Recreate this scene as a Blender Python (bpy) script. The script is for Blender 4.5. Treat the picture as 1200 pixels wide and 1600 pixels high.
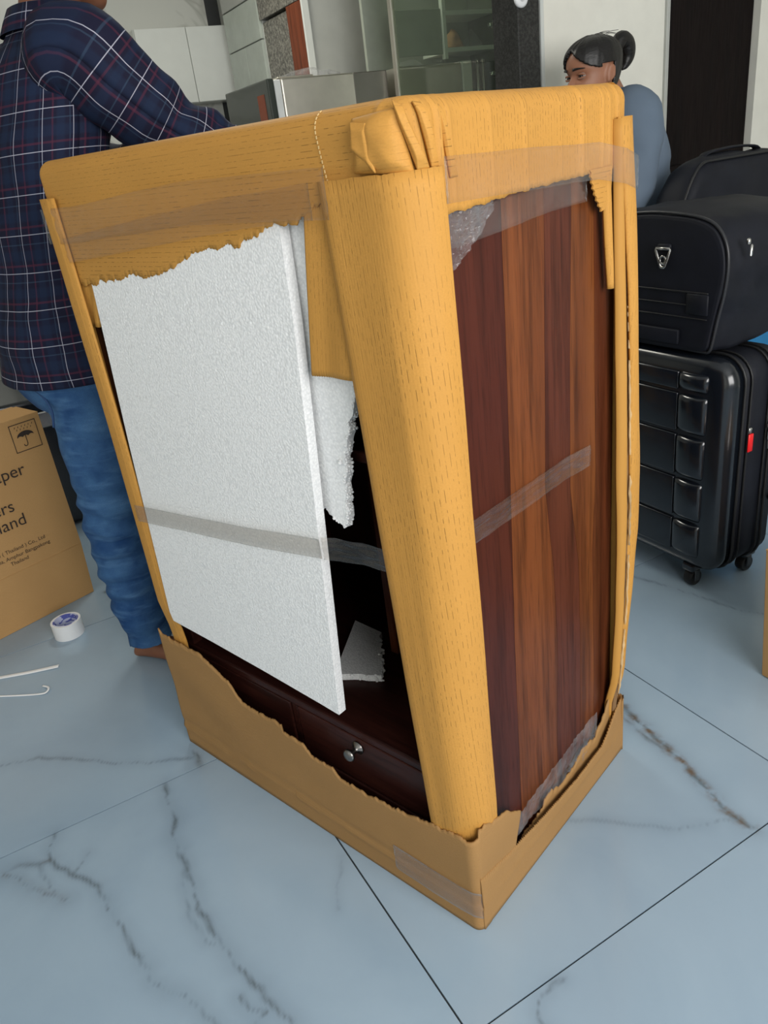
import bpy, bmesh, math, random
import numpy as np
from mathutils import Vector, Matrix, noise as mnoise
random.seed(7); rng = np.random.default_rng(7)
for o in list(bpy.data.objects): bpy.data.objects.remove(o)
scene = bpy.context.scene
COL = scene.collection
PI = math.pi

# ------------------------------------------------------------------ camera
CAM_H = 1.186; PITCH = 0.43865; ROLL = -0.12897; FPX = 1196.6
fw = Vector((0, math.cos(PITCH), -math.sin(PITCH))); r0 = Vector((1, 0, 0)); u0 = r0.cross(fw)
cr = math.cos(ROLL)*r0 + math.sin(ROLL)*u0; cu = -math.sin(ROLL)*r0 + math.cos(ROLL)*u0
camd = bpy.data.cameras.new('camera'); cam = bpy.data.objects.new('camera', camd); COL.objects.link(cam)
camd.sensor_fit = 'HORIZONTAL'; camd.sensor_width = 36.0; camd.lens = 36.0*FPX/1200.0; camd.clip_start = 0.02
M = Matrix(((cr.x, cu.x, -fw.x, 0), (cr.y, cu.y, -fw.y, 0), (cr.z, cu.z, -fw.z, CAM_H), (0, 0, 0, 1)))
cam.matrix_world = M
scene.camera = cam

# ------------------------------------------------------------------ world, light, exposure
w = bpy.data.worlds.new('world'); scene.world = w; w.use_nodes = True
bg = w.node_tree.nodes['Background']; bg.inputs[0].default_value = (0.80, 0.90, 1.0, 1); bg.inputs[1].default_value = 0.4
scene.view_settings.view_transform = 'Standard'; scene.view_settings.look = 'None'
scene.view_settings.gamma = 1.0; scene.view_settings.use_curve_mapping = False
scene.view_settings.exposure = 0.0

TY = 0.4679                                                   # yaw of the room and its floor grid
RA = Vector((math.cos(TY), math.sin(TY), 0)); RB = Vector((-math.sin(TY), math.cos(TY), 0))
def R(A, B, z=0.0): return RA*A + RB*B + Vector((0, 0, z))    # room coordinates -> world
def area(name, loc, target, sx, sy, power, col):
    l = bpy.data.lights.new(name, 'AREA'); l.shape = 'RECTANGLE'; l.size = sx; l.size_y = sy; l.energy = power; l.color = col
    o = bpy.data.objects.new(name, l); COL.objects.link(o); o.location = loc
    o.rotation_euler = (Vector(target)-Vector(loc)).to_track_quat('-Z', 'Y').to_euler(); return o
# daylight through the wide balcony door behind the camera, and an added fill window at left
area('balcony_daylight', R(0.70, -1.64, 1.55), R(0.75, 1.0, 0.80), 2.2, 1.45, 92, (1.0, 0.985, 0.96))
area('left_fill', R(-1.37, 0.55, 1.45), R(0.3, 0.9, 0.75), 1.2, 1.1, 3.0, (0.90, 0.95, 1.0))

# ------------------------------------------------------------------ helpers
BASE = {}
def lin(c): return tuple(((x/255.0)/12.92 if x/255.0 <= 0.04045 else ((x/255.0+0.055)/1.055)**2.4) for x in c)
class NT:
    def __init__(s, name):
        s.m = bpy.data.materials.new(name); s.m.use_nodes = True; s.t = s.m.node_tree
        s.b = s.t.nodes['Principled BSDF']; s.out = s.t.nodes['Material Output']
    def n(s, kind, **kw):
        nd = s.t.nodes.new(kind)
        for k, v in kw.items():
            if k.startswith('i_'):
                key = k[2:]; key = int(key) if key.isdigit() else key.replace('_', ' ')
                if hasattr(v, 'is_output'): s.t.links.new(v, nd.inputs[key])
                else: nd.inputs[key].default_value = v
            else: setattr(nd, k, v)
        return nd
    def math(s, op, a, b=0.0, c=None, clamp=False):
        nd = s.t.nodes.new('ShaderNodeMath'); nd.operation = op; nd.use_clamp = clamp
        for i, v in enumerate((a, b, c)):
            if v is None: continue
            if hasattr(v, 'is_output'): s.t.links.new(v, nd.inputs[i])
            else: nd.inputs[i].default_value = v
        return nd.outputs[0]
    def mix(s, f, a, b, mode='MIX'):
        nd = s.t.nodes.new('ShaderNodeMix'); nd.data_type = 'RGBA'; nd.blend_type = mode
        for sock, v in ((nd.inputs[0], f), (nd.inputs[6], a), (nd.inputs[7], b)):
            if hasattr(v, 'is_output'): s.t.links.new(v, sock)
            elif isinstance(v, (int, float)): sock.default_value = v
            else: sock.default_value = (*v[:3], 1)
        return nd.outputs[2]
    def noise(s, vec, scale, detail=4, rough=0.5, dist=0.0):
        nd = s.t.nodes.new('ShaderNodeTexNoise'); nd.inputs['Scale'].default_value = scale
        nd.inputs['Detail'].default_value = detail; nd.inputs['Roughness'].default_value = rough; nd.inputs['Distortion'].default_value = dist
        if vec is not None: s.t.links.new(vec, nd.inputs['Vector'])
        return nd.outputs[0]
    def mapr(s, v, a, b, c=0.0, d=1.0):
        nd = s.t.nodes.new('ShaderNodeMapRange'); s.t.links.new(v, nd.inputs[0])
        for i, x in enumerate((a, b, c, d)): nd.inputs[i+1].default_value = x
        return nd.outputs[0]
    def coord(s, which='Object'):
        return s.t.nodes.new('ShaderNodeTexCoord').outputs[which]
    def scl(s, vec, xyz, loc=(0, 0, 0)):
        nd = s.t.nodes.new('ShaderNodeMapping'); s.t.links.new(vec, nd.inputs[0]); nd.inputs['Scale'].default_value = xyz; nd.inputs['Location'].default_value = loc
        return nd.outputs[0]
    def set(s, col=None, rough=None, metal=None, spec=None, **kw):
        for key, v in (('Base Color', col), ('Roughness', rough), ('Metallic', metal), ('Specular IOR Level', spec)):
            if v is None: continue
            if hasattr(v, 'is_output'): s.t.links.new(v, s.b.inputs[key])
            else: s.b.inputs[key].default_value = (*v[:3], 1) if key == 'Base Color' else v
        for k, v in kw.items():
            key = k.replace('_', ' ')
            if hasattr(v, 'is_output'): s.t.links.new(v, s.b.inputs[key])
            else: s.b.inputs[key].default_value = v
        return s
    def bump(s, h, strength=0.3, dist=0.002):
        nd = s.t.nodes.new('ShaderNodeBump'); nd.inputs['Strength'].default_value = strength; nd.inputs['Distance'].default_value = dist
        s.t.links.new(h, nd.inputs['Height']); s.t.links.new(nd.outputs[0], s.b.inputs['Normal']); return s

def mesh_from(verts, faces, uvs=None, smooth=True, name='m'):
    me = bpy.data.meshes.new(name); me.from_pydata([tuple(map(float, v)) for v in verts], [], [tuple(f) for f in faces])
    if uvs is not None:
        ul = me.uv_layers.new(name='UVMap'); idx = np.zeros(len(me.loops), dtype=np.int32); me.loops.foreach_get('vertex_index', idx)
        ul.data.foreach_set('uv', np.asarray(uvs, dtype=np.float32)[idx].ravel())
    if smooth: me.polygons.foreach_set('use_smooth', [True]*len(me.polygons))
    me.validate(); me.update(); return me
def link(name, me, mat, parent=None):
    o = bpy.data.objects.new(name, me); COL.objects.link(o)
    if mat is not None and not me.materials: me.materials.append(mat)
    if parent is not None: o.parent = parent
    return o
def thing(name, label, cat, loc, rotz=0.0, group=None):
    o = bpy.data.objects.new(name, None); COL.objects.link(o); o.location = loc; o.rotation_euler = (0, 0, rotz); o.empty_display_size = 0.05
    o['label'] = label; o['category'] = cat
    if group: o['group'] = group
    return o
def tag(o, label, cat, group=None):
    o['label'] = label; o['category'] = cat
    if group: o['group'] = group
    return o
def struct(o): o['kind'] = 'structure'; return o
def part(parent, name, verts, faces, mat, uvs=None, smooth=True, auto=None, label=None):
    b = BASE.get(parent.name, (0, 0, 0)) if parent is not None else (0, 0, 0)
    verts = np.asarray(verts, float)-np.asarray(b)
    o = link(name, mesh_from(verts, faces, uvs, smooth, name), mat, parent)
    if auto: 
        o.data.set_sharp_from_angle(angle=math.radians(auto))
    if label: o['label'] = label
    return o
def bm_data(bm):
    bm.verts.index_update(); v = [tuple(x.co) for x in bm.verts]; f = [[q.index for q in x.verts] for x in bm.faces]; bm.free(); return v, f
def box(x0, x1, y0, y1, z0, z1, bev=0.0, seg=2):
    bm = bmesh.new(); bmesh.ops.create_cube(bm, size=1)
    for v in bm.verts: v.co = ((x0+x1)/2+v.co.x*(x1-x0), (y0+y1)/2+v.co.y*(y1-y0), (z0+z1)/2+v.co.z*(z1-z0))
    if bev > 0: bmesh.ops.bevel(bm, geom=bm.edges[:], offset=bev, segments=seg, profile=0.5, affect='EDGES')
    return bm_data(bm)
def join(*vfs):
    V = []; F = []
    for v, f in vfs:
        k = len(V); V += [tuple(x) for x in v]; F += [[i+k for i in q] for q in f]
    return V, F
def grid_faces(ni, nj, closed_i=False, k=0):
    F = []
    for i in range(ni if closed_i else ni-1):
        for j in range(nj-1):
            a = i*nj+j; b = ((i+1) % ni)*nj+j
            F.append((k+a, k+b, k+b+1, k+a+1))
    return F
def loft(rings, cap=True):
    rings = [np.asarray(r, float) for r in rings]; n = len(rings[0]); V = np.vstack(rings); F = []
    for i in range(len(rings)-1):
        for j in range(n):
            F.append((i*n+j, i*n+(j+1) % n, (i+1)*n+(j+1) % n, (i+1)*n+j))
    if cap:
        F.append(tuple(range(n-1, -1, -1))); F.append(tuple(range((len(rings)-1)*n, len(rings)*n)))
    return [tuple(v) for v in V], F
def ell(c, rx, ry, n=24, z=None, power=2.0, yaw=0.0):
    t = np.linspace(0, 2*PI, n, endpoint=False); cx = np.sign(np.cos(t))*np.abs(np.cos(t))**(2/power)*rx; sy = np.sign(np.sin(t))*np.abs(np.sin(t))**(2/power)*ry
    x = c[0]+cx*math.cos(yaw)-sy*math.sin(yaw); y = c[1]+cx*math.sin(yaw)+sy*math.cos(yaw)
    return np.stack([x, y, np.full(n, c[2])], 1)
def lathe(prof, n=24, c=(0, 0, 0)):
    return loft([ell((c[0], c[1], c[2]+z), max(r, 1e-4), max(r, 1e-4), n) for r, z in prof])
def tube(pts, r, n=8, closed=False, cap=True):
    pts = [Vector(p) for p in pts]; m = len(pts); rings = []; up = None
    rr = r if hasattr(r, '__len__') else [r]*m
    for i in range(m):
        a = pts[(i-1) % m] if (closed or i > 0) else pts[i]; b = pts[(i+1) % m] if (closed or i < m-1) else pts[i]
        t = (b-a).normalized()
        if up is None: up = Vector((0, 0, 1)) if abs(t.z) < 0.9 else Vector((1, 0, 0))
        x = t.cross(up).normalized(); y = x.cross(t).normalized(); up = y
        q = rr[i]; rx, ry = q if hasattr(q, '__len__') else (q, q)
        rings.append([pts[i]+x*(rx*math.cos(k*2*PI/n))+y*(ry*math.sin(k*2*PI/n)) for k in range(n)])
    if closed:
        V = [tuple(v) for r_ in rings for v in r_]; F = [(i*n+j, i*n+(j+1) % n, ((i+1) % m)*n+(j+1) % n, ((i+1) % m)*n+j) for i in range(m) for j in range(n)]
        return V, F
    return loft(rings, cap)
def smooth_path(pts, n):
    pts = [Vector(p) for p in pts]; out = []
    P_ = [pts[0]*2-pts[1]]+pts+[pts[-1]*2-pts[-2]]; m = len(pts)-1
    for k in range(n):
        s = k/(n-1)*m; i = min(int(s), m-1); t = s-i; a, b, c, d = P_[i:i+4]
        out.append(0.5*((2*b)+(-a+c)*t+(2*a-5*b+4*c-d)*t*t+(-a+3*b-3*c+d)*t**3))
    return out
def interp(tab, x):
    xs = [t[0] for t in tab]; ys = [t[1] for t in tab]
    if xs[0] > xs[-1]: xs = xs[::-1]; ys = ys[::-1]
    return float(np.interp(x, xs, ys))
def nz(x, y=0.0, z=0.0): return mnoise.noise(Vector((x, y, z)))
def prism(poly, t0, t1, axis='y'):
    """outline (a, b) extruded along an axis: axis y -> (a, t, b); x -> (t, a, b); z -> (a, b, t)"""
    def mk(a, b, t): return {'y': (a, t, b), 'x': (t, a, b), 'z': (a, b, t)}[axis]
    n = len(poly); V = [mk(a, b, t0) for a, b in poly]+[mk(a, b, t1) for a, b in poly]
    F = [tuple(range(n)), tuple(range(2*n-1, n-1, -1))]+[(i, n+i, n+(i+1) % n, (i+1) % n) for i in range(n)]
    return V, F
def fix_normals(vf):
    bm = bmesh.new(); vs = [bm.verts.new(v) for v in vf[0]]
    for f in vf[1]:
        try: bm.faces.new([vs[i] for i in f])
        except ValueError: pass
    bmesh.ops.recalc_face_normals(bm, faces=bm.faces[:]); return bm_data(bm)

# ------------------------------------------------------------------ materials
def kraft(name, base, dash=0.8, spacing=0.0066, rough=0.6, dash_len=95.0):
    m = NT(name); uv = m.coord('UV'); sp = m.n('ShaderNodeSeparateXYZ', i_0=uv); U, V = sp.outputs[0], sp.outputs[1]
    fr = m.math('FRACT', m.math('DIVIDE', m.math('ADD', V, 3.0), spacing)); d = m.math('ABSOLUTE', m.math('SUBTRACT', fr, 0.5))
    line = m.mapr(d, 0.03, 0.085, 1.0, 0.0)
    row = m.math('FLOOR', m.math('DIVIDE', m.math('ADD', V, 3.0), spacing))
    cv = m.n('ShaderNodeCombineXYZ', i_0=m.math('MULTIPLY', U, dash_len), i_1=m.math('MULTIPLY', row, 3.7), i_2=0.0).outputs[0]
    dm = m.mapr(m.noise(cv, 1.0, 1.0), 0.47, 0.56)
    patch = m.mapr(m.noise(uv, 7.0, 2.0), 0.3, 0.65, 0.15, 1.0)
    mask = m.math('MULTIPLY', m.math('MULTIPLY', m.math('MULTIPLY', line, dm), patch), dash)
    fib = m.noise(uv, 420.0, 3.0, 0.7); cloud = m.noise(uv, 6.0, 4.0)
    c0 = m.mix(m.mapr(fib, 0.25, 0.75, 0.0, 1.0), tuple(x*0.84 for x in base), tuple(min(1, x*1.12) for x in base))
    c1 = m.mix(m.mapr(cloud, 0.3, 0.7), c0, tuple(x*0.9 for x in base))
    c2 = m.mix(mask, c1, tuple(x*0.24 for x in base))
    flute = m.math('SINE', m.math('MULTIPLY', V, 2*PI/0.0042))
    hh = m.math('ADD', m.math('MULTIPLY', flute, 0.25), m.math('SUBTRACT', fib, m.math('MULTIPLY', mask, 1.5)))
    m.set(c2, rough, spec=0.2).bump(hh, 0.22, 0.0007); return m.m
KRAFT = (0.56, 0.278, 0.060)
M_KRAFT = kraft('kraft_ribbed', KRAFT)
M_KRAFT_PLAIN = kraft('kraft_plain', (0.36, 0.200, 0.074), dash=0.12, rough=0.7)
M_CARTON = kraft('carton_board', (0.52, 0.30, 0.12), dash=0.0, rough=0.75)
def foam_mat():
    m = NT('polystyrene_foam'); oc = m.coord('Object')
    v1 = m.n('ShaderNodeTexVoronoi', i_Vector=oc, i_Scale=260.0); big = m.noise(oc, 60.0, 3.0)
    spk = m.n('ShaderNodeTexVoronoi', i_Vector=oc, i_Scale=170.0)
    glint = m.mapr(m.n('ShaderNodeSeparateXYZ', i_0=spk.outputs['Color']).outputs[0], 0.90, 0.93)
    c = m.mix(m.mapr(v1.outputs['Distance'], 0.1, 0.75), (0.93, 0.93, 0.925), (0.77, 0.775, 0.775))
    c = m.mix(m.math('MULTIPLY', glint, m.mapr(spk.outputs['Distance'], 0.2, 0.45, 1.0, 0.0)), c, (1.0, 1.0, 1.0))  # sparkle painted as white spots in the bead colour
    m.set(c, m.mapr(glint, 0.0, 1.0, 0.6, 0.25), spec=0.4)
    m.bump(m.math('ADD', v1.outputs['Distance'], m.math('MULTIPLY', big, 0.8)), 0.45, 0.0012); return m.m
M_FOAM = foam_mat()
def wood_mat(name, c_dark, c_mid, c_light, rough=0.28, axis='z', scale=1.0, seed=0.0):
    m = NT(name); oc = m.coord('Object')
    st = {'z': (26, 26, 1.4), 'x': (1.4, 26, 26), 'y': (26, 1.4, 26)}[axis]
    rnd = m.n('ShaderNodeObjectInfo').outputs['Random']
    off = m.n('ShaderNodeCombineXYZ', i_0=m.math('MULTIPLY', rnd, 13.0), i_1=m.math('MULTIPLY', rnd, 7.0), i_2=seed).outputs[0]
    vec = m.n('ShaderNodeVectorMath', operation='ADD', i_0=oc, i_1=off).outputs[0]
    warp = m.noise(m.scl(vec, tuple(x*0.10 for x in st)), 2.2*scale, 3.0, 0.5, 0.6)
    rings = m.math('SINE', m.math('ADD', m.math('MULTIPLY', warp, 34.0), m.math('MULTIPLY', m.noise(m.scl(vec, st), 1.0, 2.0), 3.0)))
    fine = m.noise(m.scl(vec, tuple(x*7 for x in st)), 1.0, 3.0, 0.7)
    broad = m.noise(m.scl(vec, tuple(x*0.28 for x in st)), 1.3, 2.0)
    c = m.mix(m.mapr(broad, 0.3, 0.7), c_dark, c_light)
    c = m.mix(m.mapr(rings, -0.2, 1.0, 0.0, 0.75), c, c_mid)
    c = m.mix(m.mapr(m.noise(m.scl(vec, tuple(x*1.7 for x in st)), 1.0, 4.0, 0.65), 0.48, 0.68, 0.0, 0.75), c, tuple(x*0.45 for x in c_dark))
    c = m.mix(m.mapr(fine, 0.52, 0.72, 0.0, 0.55), c, tuple(x*0.35 for x in c_dark))
    m.set(c, m.mapr(fine, 0.3, 0.7, rough*1.0, rough*1.4), spec=0.16).bump(fine, 0.10, 0.0006); return m.m
W_DARK = wood_mat('rosewood_dark', (0.044, 0.010, 0.007), (0.066, 0.015, 0.009), (0.090, 0.021, 0.012))
W_WARM = wood_mat('rosewood_warm', (0.085, 0.022, 0.008), (0.150, 0.042, 0.013), (0.20, 0.060, 0.018), seed=3.0)
W_MID = wood_mat('rosewood_plum', (0.054, 0.013, 0.008), (0.085, 0.021, 0.011), (0.12, 0.031, 0.015), seed=6.0)
W_GOLD = wood_mat('rosewood_golden', (0.095, 0.024, 0.008), (0.175, 0.050, 0.014), (0.235, 0.074, 0.019), seed=9.0)
W_RED = wood_mat('rosewood_red', (0.060, 0.014, 0.006), (0.095, 0.025, 0.009), (0.13, 0.036, 0.012), seed=12.0)
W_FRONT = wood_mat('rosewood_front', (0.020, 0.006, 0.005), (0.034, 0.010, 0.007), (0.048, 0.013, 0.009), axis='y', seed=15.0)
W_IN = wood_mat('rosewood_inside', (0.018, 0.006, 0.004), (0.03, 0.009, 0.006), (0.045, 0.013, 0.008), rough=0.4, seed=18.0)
def plain(name, col, rough=0.5, metal=0.0, spec=0.5, bump=None, var=0.06, **kw):
    m = NT(name); oc = m.coord('Object'); n_ = m.noise(oc, 14.0, 4.0)
    c = m.mix(m.mapr(n_, 0.3, 0.7), tuple(x*(1-var) for x in col), tuple(min(1, x*(1+var)) for x in col))
    m.set(c, rough, metal, spec, **kw)
    if bump: m.bump(m.noise(oc, bump[0], 3.0, 0.6), bump[1], bump[2])
    return m.m
def film(name, tint, haze, rough, wr=60.0, bump=0.5):
    """clear plastic: mostly transparent, glossy, a little haze"""
    m = NT(name); t = m.t; oc = m.coord('Object')
    tr = m.n('ShaderNodeBsdfTransparent', i_0=(*tint, 1)); gl = m.n('ShaderNodeBsdfGlossy', i_0=(1, 1, 1, 1), i_1=rough); df = m.n('ShaderNodeBsdfDiffuse', i_0=(0.75, 0.76, 0.78, 1))
    bp = m.n('ShaderNodeBump', i_Strength=bump, i_Distance=0.002, i_Height=m.noise(oc, wr, 3.0, 0.6)); t.links.new(bp.outputs[0], gl.inputs['Normal'])
    lw = m.n('ShaderNodeLayerWeight', i_0=0.5); t.links.new(bp.outputs[0], lw.inputs['Normal'])
    refl = m.math('ADD', 0.018, m.math('MULTIPLY', m.math('POWER', lw.outputs['Facing'], 4.0), 0.5))
    mx = m.n('ShaderNodeMixShader', i_0=m.mapr(m.noise(oc, wr*0.35, 3.0), 0.35, 0.75, haze*0.4, haze*1.6)); t.links.new(tr.outputs[0], mx.inputs[1]); t.links.new(df.outputs[0], mx.inputs[2])
    m2 = m.n('ShaderNodeMixShader', i_0=refl); t.links.new(mx.outputs[0], m2.inputs[1]); t.links.new(gl.outputs[0], m2.inputs[2])
    t.links.new(m2.outputs[0], m.out.inputs[0]); return m.m
M_TAPE = film('clear_tape', (0.96, 0.945, 0.93), 0.020, 0.14, 25.0, 0.25)
M_TAPE_HAZE = film('clear_tape_over_foam', (0.90, 0.885, 0.865), 0.04, 0.25, 25.0, 0.2)
M_TAPE_DARK = film('clear_tape_on_kraft', (0.97, 0.958, 0.945), 0.003, 0.15, 25.0, 0.25)
M_TAPE_GLARE = film('glare_tape', (0.98, 0.97, 0.96), 0.22, 0.10, 160.0, 0.6)  # white haze put in as the glare on the tape
M_FILM = film('stretch_film', (0.96, 0.96, 0.97), 0.11, 0.08, 70.0, 0.8)
M_CHROME = plain('dull_chrome', (0.55, 0.54, 0.52), 0.25, 1.0)
M_STEEL = plain('brushed_steel', (0.60, 0.57, 0.50), 0.38, 1.0, bump=(40, 0.05, 0.001))
M_WALL = plain('wall_paint', (0.78, 0.765, 0.685), 0.7, bump=(60, 0.06, 0.001), var=0.03)
M_WALLG = plain('grey_panel', (0.42, 0.43, 0.40), 0.45, var=0.04)
M_CEIL = plain('ceiling_paint', (0.78, 0.78, 0.76), 0.8, var=0.02)
M_WHITE = plain('white_laminate', (0.62, 0.64, 0.61), 0.25, var=0.02)
M_WHITEP = plain('white_plastic', (0.80, 0.81, 0.82), 0.4, var=0.02)
M_DOORDK = wood_mat('dark_door_veneer', (0.004, 0.002, 0.002), (0.007, 0.0035, 0.003), (0.010, 0.005, 0.004), rough=0.6)
M_DOORRED = wood_mat('red_door_veneer', (0.16, 0.035, 0.012), (0.22, 0.055, 0.02), (0.28, 0.07, 0.025), rough=0.35)
def granite(name, c0, c1, sc):
    m = NT(name); oc = m.coord('Object'); v = m.n('ShaderNodeTexVoronoi', i_Vector=oc, i_Scale=sc); n_ = m.noise(oc, sc*1.3, 3.0, 0.8)
    m.set(m.mix(m.mapr(n_, 0.42, 0.62), c0, c1), 0.3); return m.m
M_GRAN = granite('speckled_granite', (0.06, 0.055, 0.045), (0.34, 0.32, 0.27), 60.0)
M_GRANBK = granite('black_granite', (0.006, 0.006, 0.006), (0.035, 0.035, 0.033), 90.0)
M_BLACKFAB = plain('black_nylon', (0.007, 0.008, 0.013), 0.6, spec=0.25, bump=(220, 0.25, 0.0006), var=0.2)
M_BLACKSH = plain('black_shell_plastic', (0.006, 0.008, 0.012), 0.2, spec=0.75, var=0.1)
M_RUBBER = plain('black_rubber', (0.008, 0.008, 0.009), 0.5)
M_RED = plain('red_tag', (0.75, 0.01, 0.012), 0.4)
M_INK = plain('print_ink', (0.03, 0.018, 0.012), 0.7)
M_BLUE = plain('blue_fabric', (0.01, 0.16, 0.36), 0.6)
M_GROUT = plain('dark_grout', (0.035, 0.037, 0.038), 0.9)
def marble(name, attr):
    m = NT(name); oc = m.coord('Object'); rnd = m.n('ShaderNodeObjectInfo').outputs['Random']
    off = m.n('ShaderNodeCombineXYZ', i_0=m.math('MULTIPLY', rnd, 31.0), i_1=m.math('MULTIPLY', rnd, 17.0), i_2=0.0).outputs[0]
    vec = m.n('ShaderNodeVectorMath', operation='ADD', i_0=oc, i_1=off).outputs[0]
    cloud = m.noise(vec, 2.6, 5.0, 0.55, 0.4); c = m.mix(m.mapr(cloud, 0.3, 0.72), (0.275, 0.37, 0.465), (0.34, 0.44, 0.53))
    if attr:
        at = m.n('ShaderNodeAttribute', attribute_name='vein'); vein = at.outputs['Fac']
        at2 = m.n('ShaderNodeAttribute', attribute_name='halo'); halo = at2.outputs['Fac']
        brk = m.mapr(m.noise(vec, 30.0, 3.0), 0.25, 0.65, 0.35, 1.0)
        c = m.mix(m.math('MULTIPLY', halo, 0.55), c, (0.20, 0.27, 0.34)); c = m.mix(m.math('MULTIPLY', vein, brk), c, (0.055, 0.065, 0.065))
        at3 = m.n('ShaderNodeAttribute', attribute_name='rust'); c = m.mix(m.math('MULTIPLY', at3.outputs['Fac'], m.mapr(m.noise(vec, 45.0, 2.0), 0.4, 0.7)), c, (0.14, 0.09, 0.05))
    else:
        w_ = m.noise(vec, 1.3, 4.0, 0.6, 1.2); ln = m.mapr(m.math('ABSOLUTE', m.math('SUBTRACT', w_, 0.5)), 0.0, 0.016, 1.0, 0.0)
        c = m.mix(m.math('MULTIPLY', ln, m.mapr(m.noise(vec, 3.1, 2.0), 0.45, 0.7)), c, (0.13, 0.16, 0.18))
    m.set(c, m.mapr(m.noise(vec, 5.0, 3.0), 0.3, 0.7, 0.12, 0.20), spec=0.5); return m.m
M_TILE = marble('floor_marble_veined', True); M_TILE2 = marble('floor_marble', False)

# ------------------------------------------------------------------ setting: floor with tiles
TA0, TB0, TS = 0.3344, 0.602, 0.7998
v, f = box(-1.4, 3.95, -1.75, 5.05, -0.10, -0.004); fl = struct(part(None, 'floor', v, f, M_GROUT, smooth=False)); fl.rotation_euler = (0, 0, TY)
VEINS = [  # polyline (A, B), width m, strength, halo, rust
 ([(0.09,1.397),(0.08,1.338),(0.082,1.284),(0.063,1.238),(0.064,1.172),(0.067,1.101),(0.058,1.051),(0.063,0.994),(0.073,0.938),(0.088,0.887),(0.099,0.842),(0.104,0.814),(0.12,0.76)],0.0042,0.75,1.0,0),
 ([(0.075,1.20),(0.05,1.12),(0.04,1.05),(0.05,0.98),(0.073,0.938)],0.003,0.35,0.9,0),
 ([(-0.143,1.397),(-0.16,1.361),(-0.158,1.331),(-0.13,1.275),(-0.092,1.221),(-0.084,1.167),(-0.071,1.095),(-0.065,1.047),(-0.056,1.013)],0.0038,0.75,0.8,0),
 ([(-0.056,1.013),(-0.048,0.96),(-0.01,0.903),(0.016,0.85),(0.03,0.80)],0.004,0.45,1.0,0),
 ([(-0.245,1.357),(-0.215,1.309),(-0.18,1.258),(-0.145,1.217)],0.005,0.6,1.0,0.2),
 ([(-0.239,1.361),(-0.215,1.359),(-0.181,1.338),(-0.158,1.331)],0.004,0.5,1.0,0.2),
 ([(-0.125,1.271),(-0.103,1.292),(-0.091,1.305)],0.003,0.6,0.6,0), ([(-0.181,1.342),(-0.176,1.29),(-0.16,1.236)],0.003,0.45,0.9,0),
 ([(-0.22,1.699),(-0.14,1.668),(-0.075,1.619),(0.023,1.524),(0.099,1.475),(0.171,1.438)],0.0035,0.55,0.5,0), ([(0.175,1.463),(0.176,1.437),(0.172,1.407)],0.006,0.8,0.9,0),
 ([(1.06,1.06),(1.032,0.982),(1.02,0.925),(1.015,0.866),(1.001,0.796),(0.991,0.748),(0.974,0.69),(0.964,0.64),(0.971,0.608)],0.0055,0.9,1.0,1.0),
 ([(1.02,1.06),(1.008,0.97),(1.0,0.90),(0.995,0.83)],0.004,0.6,1.0,0.3),
 ([(0.60,0.86),(0.721,0.817),(0.783,0.763),(0.865,0.685),(0.931,0.655),(0.964,0.64)],0.003,0.35,0.6,0),
 ([(0.323,0.996),(0.288,0.953),(0.267,0.904)],0.0025,0.25,0.5,0), ([(0.503,0.591),(0.455,0.587),(0.437,0.576),(0.431,0.54),(0.45,0.48)],0.003,0.6,0.8,0),
 ([(0.159,2.379),(0.184,2.306),(0.18,2.237)],0.004,0.7,0.8,0.3), ([(0.065,0.852),(0.072,0.829),(0.09,0.805),(0.072,0.8)],0.0045,0.7,1.0,0),
 ([(1.45,1.40),(1.489,1.274),(1.514,1.166),(1.537,1.065),(1.6,0.97)],0.0035,0.5,0.5,0)]
def jag(pl, amp=0.006):
    out = []
    for (x0, y0), (x1, y1) in zip(pl[:-1], pl[1:]):
        L = math.hypot(x1-x0, y1-y0); k = max(2, int(L/0.004))
        for i in range(k):
            t = i/k; x = x0+(x1-x0)*t; y = y0+(y1-y0)*t
            out.append((x+amp*nz(x*38, y*38, 1.0), y+amp*nz(x*38, y*38, 9.0)))
    out.append(pl[-1]); return np.array(out)
VJ = [(jag(p_), w_, s_, h_, r_) for p_, w_, s_, h_, r_ in VEINS]
g = 0.0016
tile_cache = {}
def plain_tile():
    if 'p' not in tile_cache:
        v, f = box(g, TS-g, g, TS-g, -0.008, 0.0, 0.0008, 1); tile_cache['p'] = mesh_from(v, f, None, False, 'tile'); tile_cache['p'].materials.append(M_TILE2)
    return tile_cache['p']
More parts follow.
